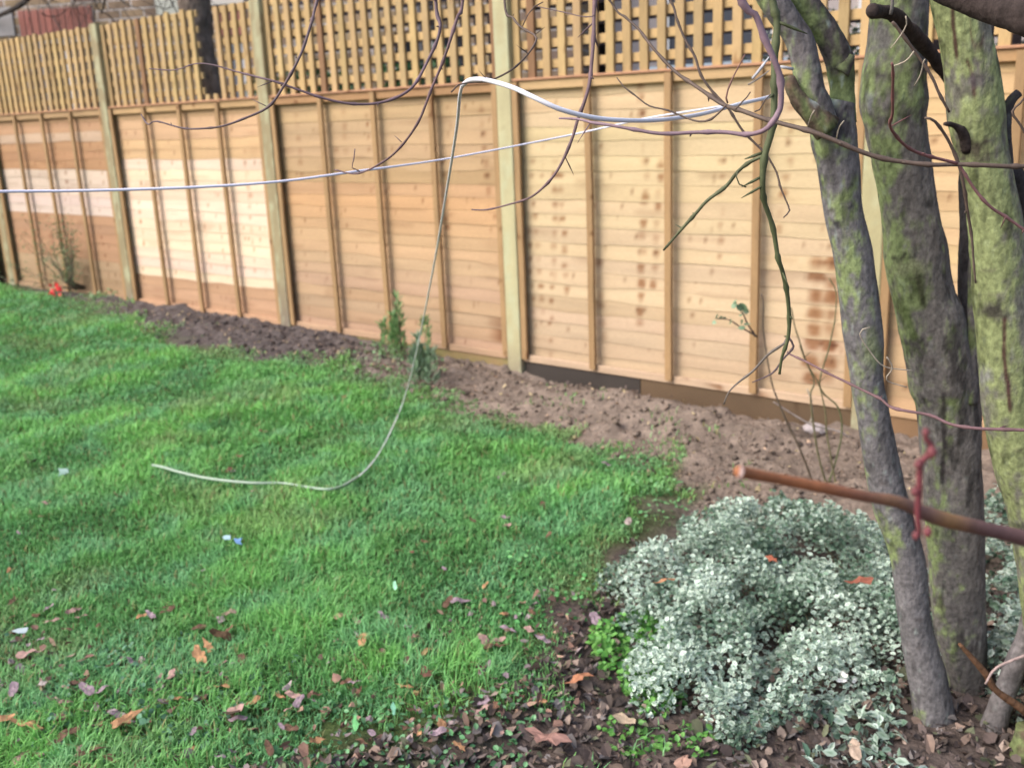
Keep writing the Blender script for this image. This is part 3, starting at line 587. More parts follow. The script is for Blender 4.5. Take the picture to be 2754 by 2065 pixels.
limb([(2470, -70, 40), (2560, -22, 42), (2640, 10, 44), (2700, 28, 46), (2754, 42, 48), (2850, 90, 50), (3000, 170, 54), (3150, 330, 60)], (1.75, 1.55), 32, .22, blk, 35, 'low_limb', T3)
# leaning stems in the bottom corner
T4 = empty('leaning_stem', atz(2665, 1975, 0), 'blue grey leaning stem at the foot of the trunks, bottom right corner', 'tree')
limb([(2655, 2010, 38), (2690, 1900, 32), (2730, 1790, 30), (2770, 1680, 28), (2840, 1400, 26), (2900, 1000, 22), (2960, 500, 18)], 2.08, 24, .12, barkcol(grey*.9, grey, -.6, LEFT, .5, 41, .1), 41, 'stem', T4)
limb([(2580, 1730, 5), (2597, 1749, 7), (2648, 1807, 9), (2682, 1858, 10), (2754, 1909, 12), (2830, 1990, 14)], 1.98, 12, .25, (.13, .07, .04), 42, 'root', T4)
limb([(2650, 1838, 3), (2680, 1795, 4), (2754, 1762, 4), (2860, 1720, 5)], 1.95, 8, .2, (.32, .24, .22), 43, 'dry_stem', T4)
# old mossy stump right in the corner
T5 = empty('stump', atz(2790, 2060, 0), 'rotting brown green stump cut by the bottom right corner', 'stump')
limb([(2770, 2140, 60), (2770, 2030, 48), (2775, 1960, 42)], 1.97, 28, .3, barkcol(np.array([.12, .09, .06]), green*.7, 0, LEFT, .6, 44, .1), 44, 'wood', T5)

# ---- thin branches (u, v, half width in px, distance ahead)
def twig(parent, pts, h, D, seed, colr=(.13, .085, .08), name='branch', nodes=.45, zig=.007):
    n = len(pts); hs = .84*np.interp(np.arange(n), np.linspace(0, n-1, len(h)), h); Ds = np.interp(np.arange(n), np.linspace(0, n-1, len(D)), D)
    PP = [at(u, v, d) for (u, v), d in zip(pts, Ds)]; RR = [hh/FPX*((p-CAM)@_f) for hh, p in zip(hs, PP)]
    cr = np.asarray(colr, float)
    def cf(V, Dn): return cr*(.6+.8*fbm(V*40, seed, 2))[:, None]
    V, F, C = tube(PP, RR, 9, .008, .12, seed, cf, nodes, zig)
    # side buds and short spurs
    r = np.random.default_rng(seed); ex = [(V, F, C)]; Pn, Rn = resample(PP, RR, .03)
    for k in range(3, len(Pn)-2, 1):
        if r.random() < .42:
            tdir = Pn[k+1]-Pn[k-1]; tdir /= np.linalg.norm(tdir); sd = np.cross(tdir, r.normal(size=3)); sd /= np.linalg.norm(sd)
            L_ = Rn[k]*r.uniform(1.6, 3.0)+ (r.random() < .22)*r.uniform(.01, .035)
            b = Pn[k]+sd*Rn[k]*.4; e = b+(sd+tdir*.5)*L_
            ex.append(tube([b, (b+e)/2, e], [Rn[k]*.45, Rn[k]*.5, Rn[k]*.12], 5, .01, 0, k, cr*.8))
    V, F, C = joinc(ex); return put(parent, mk(name, V, F, M_twig, None, C, True))
pur = (.125, .085, .088); brn = (.10, .07, .055); grn = (.085, .10, .045)
def up(pts, ex): return ex+pts          # ex: continuation above the frame, back to the crown
OV = empty('overhanging_tree', at(1560, -900, 2.0), 'bare arching purple brown twigs hanging from above across the left half of the fence', 'tree')
V, F, C = tube([at(1150, -620, 2.1), at(1500, -560, 2.05), at(1900, -520, 2.1), at(2300, -430, 2.2), at(2420, -300, 2.26)], [.012, .02, .028, .036, .042], 16, .02, .15, 50, (.11, .09, .08)); put(OV, mk('limb', V, F, M_bark, None, C, True))
twig(OV, [(1150, -620), (960, -300), (855, 0), (834, 65), (798, 155), (758, 231), (716, 286), (640, 322), (578, 344), (506, 347), (423, 325), (398, 333), (380, 307)], (6, 4.5, 4, 3.5, 2.5, 2), (2.0, 1.8, 1.8, 1.9), 61, pur)
twig(OV, [(1220, -610), (1180, -300), (1174, 0), (1179, 72), (1163, 137), (1127, 213), (1083, 253), (1018, 275), (935, 275), (863, 260), (801, 239), (736, 217), (687, 206), (633, 195), (571, 177), (528, 174), (470, 188), (398, 184)], (7, 5, 4.5, 4, 3.2, 2, 1.8), (2.0, 1.9, 1.9, 2.0), 62, (.13, .085, .10))
twig(OV, [(1300, -600), (1270, -300), (1242, 0), (1228, 47), (1206, 119), (1185, 181), (1148, 268), (1120, 325), (1080, 383), (1033, 427), (968, 461), (895, 459)], (6, 5, 4.5, 4, 3.2, 2), (1.9, 1.8, 1.8, 1.9), 63, (.135, .082, .085))
twig(OV, [(968, 461), (950, 456), (955, 430), (959, 401)], (2, 1.2), (1.9, 1.9), 64, pur)
twig(OV, [(1400, -590), (1360, -300), (1355, 0), (1380, 43), (1405, 72), (1438, 94), (1441, 112), (1420, 145), (1387, 177), (1344, 203), (1311, 217), (1264, 224), (1235, 231), (1217, 250)], (4, 3.5, 3, 2.8, 2.2), (1.9, 1.7, 1.62, 1.6), 65, brn, zig=.008)
twig(OV, [(1405, 72), (1420, 40), (1437, 20), (1460, 8)], (2, 1.5), (1.7, 1.7), 66, brn, zig=.01)
twig(OV, [(1700, -560), (1630, -300), (1602, 0), (1598, 95), (1587, 206), (1571, 269), (1555, 316), (1542, 370), (1520, 424), (1492, 471), (1457, 509), (1420, 535), (1369, 550), (1315, 559), (1271, 559)], (7, 6, 5.5, 5, 4, 3, 2.2), (1.9, 1.8, 1.8, 1.9), 67, (.15, .095, .10))
twig(OV, [(1600, 40), (1560, 42), (1500, 30), (1440, 18)], (1.8, 1.3), (1.8, 1.9), 68, pur)
twig(OV, [(1500, -580), (1560, -200), (1647, 6), (1685, 51), (1723, 82), (1764, 133), (1811, 184), (1859, 222), (1906, 256), (1951, 282), (2001, 297), (2051, 314), (2102, 327), (2170, 348), (2256, 382), (2324, 406), (2426, 436), (2494, 448), (2579, 448), (2682, 452), (2780, 447)], (3, 3.5, 4.5, 6, 7, 7.5, 7.5, 7, 7), (2.0, 1.8, 1.6, 1.55), 69, brn)
twig(OV, [(1560, -560), (1700, -200), (1805, 0), (1821, 47), (1843, 104), (1868, 152), (1884, 203), (1919, 256), (1957, 294), (2001, 354), (2036, 392), (2061, 421), (2087, 468), (2094, 500), (2109, 538), (2119, 566), (2103, 585)], (4, 4, 4, 4, 3.5, 3, 2), (2.0, 1.9, 1.85), 70, brn, zig=.006)
twig(OV, [(1957, 278), (1963, 237), (1979, 190), (2001, 142)], (3.2, 2), (1.62, 1.62), 71, (.17, .09, .07))
twig(OV, [(1659, 209), (1672, 228), (1710, 256), (1748, 282), (1796, 294), (1843, 316), (1875, 326), (1906, 320), (1938, 294), (1954, 278)], (2, 2.8, 3.2), (1.75, 1.62), 72, brn)
twig(OV, [(2030, 300), (2045, 290), (2060, 265), (2075, 250), (1990, 330), (1965, 300), (1995, 260), (2016, 245)][:4], (2.5, 1.5), (1.65, 1.65), 73, brn)
twig(OV, [(1978, 294), (1995, 276), (2008, 262), (2018, 246)], (3, 1.8), (1.6, 1.6), 74, brn)
# mauve arching shoot and green hanging stem, close to the trunks
VN = empty('hanging_branch', at(2003, -420, 1.35), 'thick mauve arching shoot curving down in front of the green stem, right of centre', 'branch')
twig(VN, [(1960, -400), (1975, -200), (2001, 0), (2033, 32), (2052, 95), (2071, 139), (2093, 196), (2098, 240), (2096, 294), (2074, 332), (2049, 354), (2001, 367), (1938, 361), (1859, 358), (1773, 358), (1704, 345), (1637, 332), (1590, 326), (1552, 318), (1501, 316)], (11, 11, 10, 9.5, 9, 7, 6, 5.5, 4.5, 3), (1.35, 1.35, 1.5), 80, (.20, .135, .16))
GN = empty('hanging_branch', at(2079, -400, 1.7), 'dark green algae covered stem hanging down before the pale knotty panel', 'branch')
twig(GN, [(2010, -420), (2060, -200), (2079, 0), (2091, 60), (2084, 160), (2083, 253), (2077, 332), (2055, 411), (2052, 475), (2053, 500), (2059, 547), (2075, 604), (2090, 690), (2103, 728), (2116, 785), (2122, 848), (2119, 905), (2103, 956), (2097, 1003)], (13, 12, 11, 11, 9, 7.5, 7, 6, 4), (1.7, 1.7, 1.8), 81, grn)
twig(GN, [(2055, 411), (2017, 430), (1985, 459), (1954, 500), (1900, 541), (1869, 576), (1834, 614), (1812, 639), (1784, 671)], (6, 5.5, 5.5, 5, 3), (1.75, 1.85), 82, (.10, .11, .055))
twig(GN, [(1985, 459), (1982, 480), (1990, 500), (2008, 507)], (2.5, 2), (1.75, 1.75), 83, (.1, .11, .06))
twig(GN, [(2119, 905), (2110, 924), (2065, 952), (2024, 994), (1992, 1019), (1960, 1050), (1945, 1085)], (4.5, 4, 3, 2), (1.8, 1.8), 84, (.13, .11, .09))
twig(GN, [(2119, 905), (2135, 930), (2100, 965), (2070, 1000), (2020, 1024)], (4, 3, 2), (1.8, 1.8), 85, (.12, .085, .09))
# twigs crossing the trunks
CR = empty('thorny_creeper', at(2780, 1156, 1.6), 'thin reddish brown bramble stems crossing in front of the mossy trunks', 'bramble')
twig(CR, [(2116, 946), (2180, 975), (2241, 1008), (2300, 1040), (2365, 1070), (2402, 1095), (2498, 1112), (2556, 1135), (2634, 1146), (2754, 1154), (2900, 1165)], (3, 4, 4.5, 5, 6), (1.9, 1.7, 1.6), 86, (.16, .09, .095))
twig(CR, [(2487, 317), (2511, 327), (2545, 375), (2576, 443), (2593, 511), (2600, 565), (2612, 640), (2625, 760)], (4, 5, 5, 3), (1.7, 1.75), 87, brn)
twig(CR, [(2576, 443), (2613, 494), (2665, 552), (2706, 582), (2754, 617), (2850, 680)], (4.5, 5, 5), (1.7, 1.7), 88, (.17, .085, .085))
twig(CR, [(2400, 60), (2494, 191), (2525, 249), (2552, 300)], (5, 4.5, 4), (1.8, 1.8), 89, brn)
twig(CR, [(2399, 170), (2406, 239), (2406, 307), (2395, 341), (2426, 382), (2477, 412), (2576, 440)], (4, 4.5, 5, 5), (1.3, 1.5), 90, (.20, .085, .08))
twig(CR, [(2754, 265), (2720, 300), (2740, 340), (2770, 400)], (3, 4), (1.7, 1.7), 91, brn)
for k, p in enumerate([[(2436, 44), (2440, 68), (2423, 99), (2399, 130)], [(2458, 138), (2433, 163), (2399, 178)], [(2487, 160), (2477, 201), (2457, 232)], [(2190, 297), (2180, 320), (2171, 343)], [(2270, 325), (2258, 350), (2251, 374)], [(2340, 880), (2315, 900), (2345, 950), (2380, 985), (2450, 1000)], [(2385, 960), (2400, 990), (2385, 1020), (2440, 1040)]]):
    twig(CR, p, (2.4, 1.6), (1.75, 1.78), 92+k, (.42, .36, .28), 'dry_tendril', 0.1, .006)
# self sown saplings rising from the bed behind the variegated shrub
SP = empty('sapling_stems', atz(2230, 1300, 0), 'thin bare sapling stems growing from the soil before the pale knotty panel', 'sapling')
def gstem(pts, h, seed, colr):
    b = atz(*pts[0], 0); Db = (b-CAM)@HF
    twig(SP, pts, h, (Db, Db), seed, colr, 'stem', .2, .004)
gstem([(2186, 1300), (2147, 1197), (2116, 1135), (2090, 1070), (2075, 1025), (2056, 911), (2052, 816), (2046, 790)], (3.5, 3, 2.5, 2), 100, (.11, .085, .06))
gstem([(2224, 1310), (2197, 1200), (2186, 1123), (2180, 1060), (2189, 1025), (2163, 959), (2138, 880), (2129, 826)], (3.5, 3, 2.5, 2), 101, (.12, .11, .06))
gstem([(2224, 1310), (2263, 1177), (2255, 1100), (2215, 1060), (2204, 1025), (2227, 943), (2246, 848), (2249, 785), (2230, 747)], (3, 2.5, 2, 1.6), 102, (.10, .11, .05))
gstem([(2250, 1310), (2228, 1197), (2217, 1100), (2200, 1030), (2170, 980), (2150, 930)], (3, 2.2, 1.6), 103, (.13, .12, .06))
gstem([(2300, 1190), (2260, 1160), (2180, 1140), (2110, 1100), (2080, 1080)], (4, 3, 2), 104, (.30, .26, .24))
gstem([(2130, 1160), (2180, 1130), (2182, 1080), (2170, 1045)], (3, 2.4), 105, (.36, .32, .26))
# leafy twig by the panel
LT = empty('leafy_twig', at(2036, 905, 3.6), 'small twig with a few mint green leaves before the pale knotty panel', 'twig')
twig(LT, [(2036, 905), (2010, 870), (1999, 845), (1983, 826)], (3, 1.5), (3.6, 3.6), 110, brn)
twig(LT, [(2030, 905), (2000, 885), (1964, 862), (1926, 858)], (2.4, 1.5), (3.6, 3.6), 111, brn)
def lfs(r, n):
    c = [at(1983, 822, 3.58), at(1999, 845, 3.58), at(2012, 838, 3.58), at(1926, 858, 3.58), at(1935, 852, 3.58), at(1966, 862, 3.58), at(2020, 870, 3.58)]
    return np.array([c[k % 7] for k in range(n)])+r.normal(0, .008, (n, 3)), np.tile([-.3, -.8, .5], (n, 1))
put(LT, leafcloud(15, lfs, .032, np.array([.12, .20, .11]), np.array([.24, .34, .22]), 7, 'leaf', aspect=.7, up=.8))

# ---- the near, out of focus cut branch
FB = empty('pruned_branch', at(3300, 1560, .62), 'out of focus orange brown pruned branch poking in close to the camera at the right', 'branch')
rows = [(1991, 1268), (1999, 1270), (2093, 1287), (2209, 1310), (2325, 1334), (2421, 1351), (2518, 1390), (2634, 1418), (2754, 1446), (2950, 1500), (3300, 1560)]
hw = [18, 19, 17, 18, 17, 19, 24, 22, 24, 28, 34]
PP = [at(u, v, 80e-2*.8+.02*k) for k, (u, v) in enumerate(rows)]; RR = [.88*h/FPX*((p-CAM)@_f) for h, p in zip(hw, PP)]
def fbc(V, D):
    u = (V-CAM)@RT/((V-CAM)@_f)*FPX+1377
    k = np.clip((u-2200)/250, 0, 1)[:, None]; k2 = np.exp(-((u-2560)/45)**2)[:, None]*.8+np.exp(-((u-2400)/50)**2)[:, None]*.4
    c = np.array([.34, .125, .05])*(1-k)+np.array([.125, .065, .06])*k
    return (c*(1-k2)+np.array([.30, .16, .06])*k2)*(.75+.5*fbm(V*70, 3, 2))[:, None]
V, F, C = tube(PP, RR, 24, .004, .08, 120, fbc); put(FB, mk('stem', V, F, M_twig, None, C, True))
V, F, C = tube([at(3300, 1560, .76), at(3400, 1900, .85), at(3500, 2600, 1.0), atz(3500, 2750, 0)], [.011, .016, .02, .024], 16, .02, .1, 121, (.15, .09, .07)); put(FB, mk('stem', V, F, M_twig, None, C, True))
p0 = at(1991, 1268, .641); dr_ = at(2093, 1287, .66)-p0; dr_ /= np.linalg.norm(dr_)
V, F, C = tube([p0-dr_*.0012, p0-dr_*.0002], [.0040, .0041], 20, .002, .05, 119, (.30, .22, .20)); put(FB, mk('cut_face', V, F, M_twig, None, C, False))
sp_ = [(2474, 1440, 5), (2470, 1405, 8), (2468, 1370, 9), (2472, 1320, 9), (2475, 1254, 9), (2488, 1230, 9), (2506, 1218, 12), (2504, 1195, 7), (2491, 1180, 8), (2490, 1158, 6)]
PP = [at(u, v, .635) for u, v, _ in sp_]; RR = [h/FPX*.65 for _, _, h in sp_]
V, F, C = tube(PP, RR, 14, .002, .15, 122, (.15, .035, .042), .0); put(FB, mk('red_shoot', V, F, M_twig, None, C, True))
for k, (u, v, h) in enumerate([(2460, 1322, 10), (2506, 1216, 14), (2470, 1249, 11), (2490, 1163, 10), (2463, 1440, 10), (2495, 1430, 13)]):
    p = at(u, v, .63); r_ = h/FPX*.65
    V, F, C = tube([p-UP*r_*1.2, p-UP*r_*.5, p+UP*r_*.4, p+UP*r_*1.5], [r_*.3, r_*.9, r_, r_*.2], 12, .001, .1, 130+k, (.16, .045, .05)); put(FB, mk('bud', V, F, M_twig, None, C, True))

# ================================================================ WHITE LINE
RO = empty('washing_line', at(1975, 285, 2.2), 'thin white washing line looped over a twig, its loose end lying on the lawn', 'washing line')
def line(pts, rad, seed, name='cord', colr=(.72, .72, .78)):
    V, F, C = tube(pts, [rad]*len(pts), 10, .01, .03, seed, colr); return put(RO, mk(name, V, F, M_rope, None, C, True))
top = [(2095, 243, 2.1), (2071, 260, 2.05), (2000, 277, 1.95), (1950, 290, 1.9), (1880, 308, 1.8), (1780, 322, 1.68), (1690, 324, 1.6), (1600, 317, 1.55), (1510, 295, 1.52), (1440, 264, 1.52), (1380, 236, 1.55), (1320, 218, 1.6), (1290, 213, 1.62), (1262, 216, 1.66), (1243, 230, 1.7)]
hang = [(1236, 262, 1.76), (1230, 330, 1.9), (1215, 430, 2.15), (1200, 520, 2.4), (1180, 640, 2.8), (1158, 760, 3.3), (1130, 900, 3.95), (1105, 1010, 4.5)]
lay = [(1080, 1092), (1055, 1150), (1030, 1200), (1000, 1245), (962, 1282), (920, 1306), (880, 1315), (820, 1308), (760, 1299), (680, 1298), (600, 1291), (540, 1282), (480, 1268), (440, 1256), (410, 1250)]
line([at(*p) for p in top], .0036, 140); 
line([at(*top[-1])]+[at(*p) for p in hang]+[atz(u, v, .05) for u, v in lay[:2]]+[atz(u, v, .05+.006*math.sin(k*1.9)) for k, (u, v) in enumerate(lay[2:])], .0029, 141, 'cord', (.66, .66, .70))
# frayed sheath where the end lies
line([atz(u, v, .050+.006*math.sin((k+2)*1.9)) for k, (u, v) in enumerate(lay[4:])], .0056, 142, 'loose_end', (.30, .38, .30))
L2 = [(-600, 522, 1.75), (0, 515, 1.9), (250, 512, 1.95), (530, 503, 2.0), (750, 488, 2.05), (950, 462, 2.1), (1200, 427, 2.2), (1500, 370, 2.25), (1640, 340, 2.2), (1740, 318, 2.1), (1900, 292, 1.95), (1957, 284, 1.92)]
WL2 = empty('washing_line', at(0, 515, 1.9), 'taut white line running level across the fence and out at the left edge', 'washing line')
V, F, C = tube([at(*p) for p in L2], [.0029]*4+[.0026]*2+[.0020]*6, 10, .01, .02, 143, (.66, .66, .78)); put(WL2, mk('cord', V, F, M_rope, None, C, True))
# white peg-like splinters of a snapped tip
SN = empty('snapped_twig', at(2035, 200, 2.0), 'pale snapped twig ends in front of the fence rail beside the green stem', 'twig')
twig(SN, [(2023, 212), (2045, 185), (2069, 153)], (4, 5, 2), (2.0, 2.0), 144, (.5, .5, .52), 'splinter', 0, .002)
twig(SN, [(2012, 228), (2040, 212), (2070, 190)], (3, 3.5, 2), (2.0, 2.0), 145, (.28, .24, .2), 'splinter', 0, .004)
twig(SN, [(2099, 180), (2115, 182), (2135, 186)], (5, 5), (2.02, 2.02), 146, (.42, .42, .44), 'splinter', 0, .002)
#@@END2
# ================================================================ GROUND COVER
def gz(x, y): return ground_z(np.asarray(x, float), np.asarray(y, float))
# ---- grass
r = np.random.default_rng(11)
def patch(x, y): return fbm(P3(x*2.4, y*2.4, 1.), 71, 3)
def grass_pts(n, x0, x1, y0, y1, keep):
    x = r.uniform(x0, x1, n); y = r.uniform(y0, y1, n); d = (np.stack([x, y], -1)-CAM[:2])@HF[:2]; lat = (np.stack([x, y], -1)-CAM[:2])@RT[:2]
    m = (d > 1.5) & (np.abs(lat) < d*.62+.7) & (r.random(n) < keep(d)); return x[m], y[m], d[m]
x, y, d = grass_pts(3400000, -1.2, 9.2, -5.6, .3, lambda d: np.clip((2.1/np.maximum(d, 2.1))**1.5, .0, 1)*.62)
sd_ = sdist(x, y, lawn); q = P3(x, y, 0.)
e = fbm(q*5, 21, 3); bottom = np.clip((2.75-d)/.6, 0, 1)     # lawn thins towards the bed at the bottom
e2 = fbm(q*1.7, 26, 3)
prob = np.clip(.42-sd_/(.16+.20*bottom)+2.6*(e-.5)+2.6*(e2-.5), 0, 1)*(1-.30*bottom)
bare = fbm(q*3.2, 41, 3); prob = prob*np.clip(1.35-np.clip((bare-.55)*8, 0, 1)*(.45+.4*bottom), 0, 1)
prob = np.maximum(prob, (e > .60)*(sd_ < .35)*.06*(y < -.2))
m = r.random(len(x)) < prob; x, y, d, sd_, bottom = x[m], y[m], d[m], sd_[m], bottom[m]; n = len(x)
pt = patch(x, y); pt2 = fbm(P3(x*7, y*7, 3.), 72, 2)
Ls = (.028+.030*np.clip((pt-.35)*3, 0, 1))*r.uniform(.55, 1.3, n)*np.clip(1.0-(sd_ > -.12)*.35, .5, 1)
az = r.uniform(0, 2*np.pi, n)+0; lean = r.uniform(.15, .95, n); wd = (.0014+.0012*r.random(n))*np.clip(d/2.4, 1, 2.6)
flow = fbm(P3(x*3, y*3, 7.), 73, 2)*6.28*2; dx = np.cos(az)+.35*np.cos(flow); dy = np.sin(az)+.35*np.sin(flow); nn_ = np.hypot(dx, dy)+1e-6; dx /= nn_; dy /= nn_
zb = gz(x, y)-.004
B = np.stack([x, y, zb], -1); hd = np.stack([dx, dy, 0*dx], -1); sd2 = np.stack([-dy, dx, 0*dx], -1)*wd[:, None]; upv = np.array([0, 0, 1.])
m1 = B+(hd*(lean*.28)[:, None]+upv*.55)*Ls[:, None]; m2 = B+(hd*(lean*.95)[:, None]+upv*(1-.35*lean)[:, None])*Ls[:, None]
V = np.stack([B-sd2, B+sd2, m1-sd2*.85, m1+sd2*.85, m2-sd2*.12, m2+sd2*.12], 1).reshape(-1, 3)
cA = np.array([.12, .31, .105]); cB = np.array([.21, .48, .13]); cC = np.array([.18, .41, .19]); cS = np.array([.33, .32, .14])
k = np.clip((pt-.3)*2.2, 0, 1)[:, None]; c = cA*(1-k)+cB*k; k = np.clip((pt2-.45)*3, 0, .8)[:, None]; c = c*(1-k)+cC*k
worn = np.clip((fbm(P3(x*2.9, y*2.9, 5.), 74, 3)-.57)*6, 0, 1)[:, None]*.35+np.clip((sd_+.16)/.25, 0, 1)[:, None]*.35*(1-bottom)[:, None]; c = c*(1-worn)+np.array([.27, .31, .15])*worn
c = c*1.1*r.uniform(.72, 1.28, n)[:, None]; st = (r.random(n) < .055)[:, None]; c = np.where(st, cS*r.uniform(.6, 1.1, n)[:, None], c)
C = np.repeat(c[:, None], 6, 1); C[:, :2] *= .9
F = (np.arange(n)[:, None, None]*6+np.array([[0, 1, 3, 2], [2, 3, 5, 4]])[None]).reshape(-1, 4)
tag(mk('lawn_grass', V, F, M_grass, None, C.reshape(-1, 3), False), 'short uneven green grass of the lawn', 'grass', None, 'stuff')
print('blades', n)

# ---- fallen leaves: one lobed or oval curled sheet each
def leaf_mesh(L_, seed, colr, lobed=False, curl=.35):
    q = np.random.default_rng(seed); nn = 15; a = np.linspace(0, 2*np.pi, nn, endpoint=False)
    rad = .5*(.75+.25*np.cos(2*a)); 
    if lobed: rad = rad*(1+.28*np.cos(5*a+q.uniform(0, 1)))*(1+.1*np.cos(11*a))
    rad = rad*q.uniform(.9, 1.1, nn)*L_; ring = []
    cx, cy = q.uniform(-1, 1)*curl, q.uniform(-1, 1)*curl
    def zf(x, y): return (cx*(y/L_)**2*3+cy*(x/L_)*(y/L_)*3+.25*curl*np.sin(x/L_*9+seed))*L_*.5
    X1 = rad*np.cos(a); Y1 = rad*np.sin(a)*.72; V = [np.array([0, 0, zf(0, 0)])]
    for f in (.5, 1.0):
        for i in range(nn): V.append(np.array([X1[i]*f, Y1[i]*f, zf(X1[i]*f, Y1[i]*f)]))
    V = np.array(V); F3 = [[0, 1+i, 1+(i+1) % nn] for i in range(nn)]; F4 = [[1+i, 1+nn+i, 1+nn+(i+1) % nn, 1+(i+1) % nn] for i in range(nn)]
    F = np.array([[f[0], f[1], f[2], f[2]] for f in F3]+F4)
    return V, F3, F4, np.asarray(colr)*q.uniform(.7, 1.2, len(V))[:, None]
def leaf_thing(p, L_, seed, colr, label, group=None, lobed=False, curl=.5, tilt=.35, name='fallen_leaf', cat='leaf'):
    V, F3, F4, C = leaf_mesh(L_, seed, colr, lobed, curl); q = np.random.default_rng(seed+999)
    me = bpy.data.meshes.new(name); me.from_pydata(V.tolist(), [], F3+F4); a = me.attributes.new('Col', 'FLOAT_COLOR', 'POINT')
    a.data.foreach_set('color', np.concatenate([C, np.ones((len(V), 1))], 1).astype(np.float32).ravel())
    o = link(name, me, M_dead if name == 'fallen_leaf' else M_leaf); o.location = [float(t) for t in p]; o.rotation_euler = (q.uniform(-tilt, tilt), q.uniform(-tilt, tilt), q.uniform(0, 6.28))
    return tag(o, label, cat, group)
def on(u, v, h=.03):
    p = atz(u, v, .03); p[2] = gz([p[0]], [p[1]])[0]+h; return p
tanc = (.42, .23, .12); pinkc = (.38, .24, .21); drk = (.13, .075, .05); mauvec = (.30, .22, .25)
big = [(336, 1948, .055, tanc, 1, 'bright orange tan curled leaf low on the lawn, left of the pale lobed one'), (538, 1772, .055, tanc, 1, 'long ragged tan leaf in the grass above the lower left'), (635, 1925, .075, pinkc, 1, 'large pale pinkish lobed leaf near the bottom of the lawn'),
       (975, 1728, .045, tanc, 0, 'upright curled orange leaf in the lawn, lower middle'), (915, 1665, .035, (.45, .33, .2), 0, 'narrow pale straw coloured leaf above the curled orange one'), (235, 1865, .055, mauvec, 0, 'pair like mauve crumpled leaf in the lower left grass'),
       (275, 1868, .045, mauvec, 0, 'darker mauve leaf touching the crumpled mauve one'), (68, 1755, .05, pinkc, 0, 'round pinkish leaf near the lower left edge'), (100, 1750, .04, pinkc, 0, 'small pink leaf beside the round one near the lower left edge'),
       (70, 1955, .06, tanc, 1, 'golden tan folded leaf in the bottom left corner'), (5, 1945, .05, tanc, 0, 'tan leaf cut by the left picture edge'), (175, 1990, .06, drk, 0, 'dark brown flat leaf at the bottom left'),
       (595, 1713, .055, (.09, .055, .03), 0, 'dark brown leaf lying flat right of the ragged tan leaf'), (462, 1825, .04, pinkc, 0, 'small dusty pink leaf between the mauve and ragged tan leaves'), (240, 2035, .05, drk, 1, 'dark lobed leaf at the very bottom, left'),
       (38, 1860, .045, mauvec, 0, 'faint mauve leaf near the left edge above the corner'), (118, 1848, .04, (.42, .36, .33), 0, 'pale grey leaf above the bottom left corner'), (1300, 1722, .055, pinkc, 1, 'crumpled pinkish leaf heap top by the worn lawn edge'),
       (1330, 1742, .05, drk, 1, 'dark ragged leaf under the crumpled pinkish one'), (1145, 1812, .05, (.14, .07, .05), 1, 'dark red brown lobed leaf below the lawn middle'), (85, 1237, .05, (.07, .05, .045), 1, 'black brown leaf clump in the lawn far left'),
       (1040, 1015, .07, pinkc, 1, 'large pink tan lobed leaf on soil beside the small conifer'), (925, 1083, .04, tanc, 0, 'small tan leaf on the lawn edge below the conifer'), (1560, 1805, .06, (.45, .2, .11), 1, 'orange lobed leaf standing in the bed below the shrub'),
       (1600, 1645, .06, mauvec, 0, 'pale mauve leaf on the dark soil left of the shrub'), (1470, 1960, .085, (.30, .17, .14), 1, 'big reddish brown leaf at the bottom of the bed'), (1680, 1905, .06, (.36, .28, .2), 0, 'beige curled leaf in the bed under the shrub'),
       (1835, 2030, .07, (.36, .22, .17), 1, 'pink brown leaf at the bottom edge below the shrub'), (1780, 1560, .05, (.40, .2, .11), 1, 'orange leaf caught on the left side of the shrub'), (2315, 1560, .05, (.25, .09, .06), 1, 'rust red leaf caught in the shrub beside the slim trunk'),
       (2300, 1990, .05, (.45, .34, .26), 0, 'pale beige leaf at the foot of the shrub near the trunk'), (1690, 1400, .045, (.45, .36, .33), 0, 'pale pinkish leaf at the top left corner of the shrub'), (2075, 1500, .04, (.3, .1, .06), 1, 'small rust leaf deep in the top of the shrub'),
       (680, 1325, .03, pinkc, 0, 'small leaf touching the loose end of the line'), (585, 1305, .03, tanc, 0, 'tiny tan leaf just under the loose line'), (890, 1319, .035, pinkc, 0, 'small pink leaf under the bend of the line')]
for k, (u, v, s, c, lb, lab) in enumerate(big):
    h = .036
    if 1750 < u < 2320 and v < 1600 or u == 1690: h = .25 if u > 1700 else .1
    p = on(u, v, h) if h < .1 else atz(u, v, h)
    leaf_thing(p, s*1.3, 500+k, c, lab, None, bool(lb))
q_ = np.random.default_rng(77); cnt = 0
while cnt < 150:
    v = q_.uniform(1150, 2065) if q_.random() < .45 else q_.uniform(1600, 2065); u = q_.uniform(0, 1650)
    p = on(u, v, .026)
    if sdist(np.array([p[0]]), np.array([p[1]]), lawn)[0] > .05: continue
    c = [tanc, pinkc, drk, mauvec, (.2, .11, .07)][q_.integers(0, 5)]
    leaf_thing(p, q_.uniform(.020, .055), 900+cnt, c, 'small brown or pinkish fallen leaf lying in the lawn grass', 'small fallen leaves on the lawn', q_.random() < .4); cnt += 1
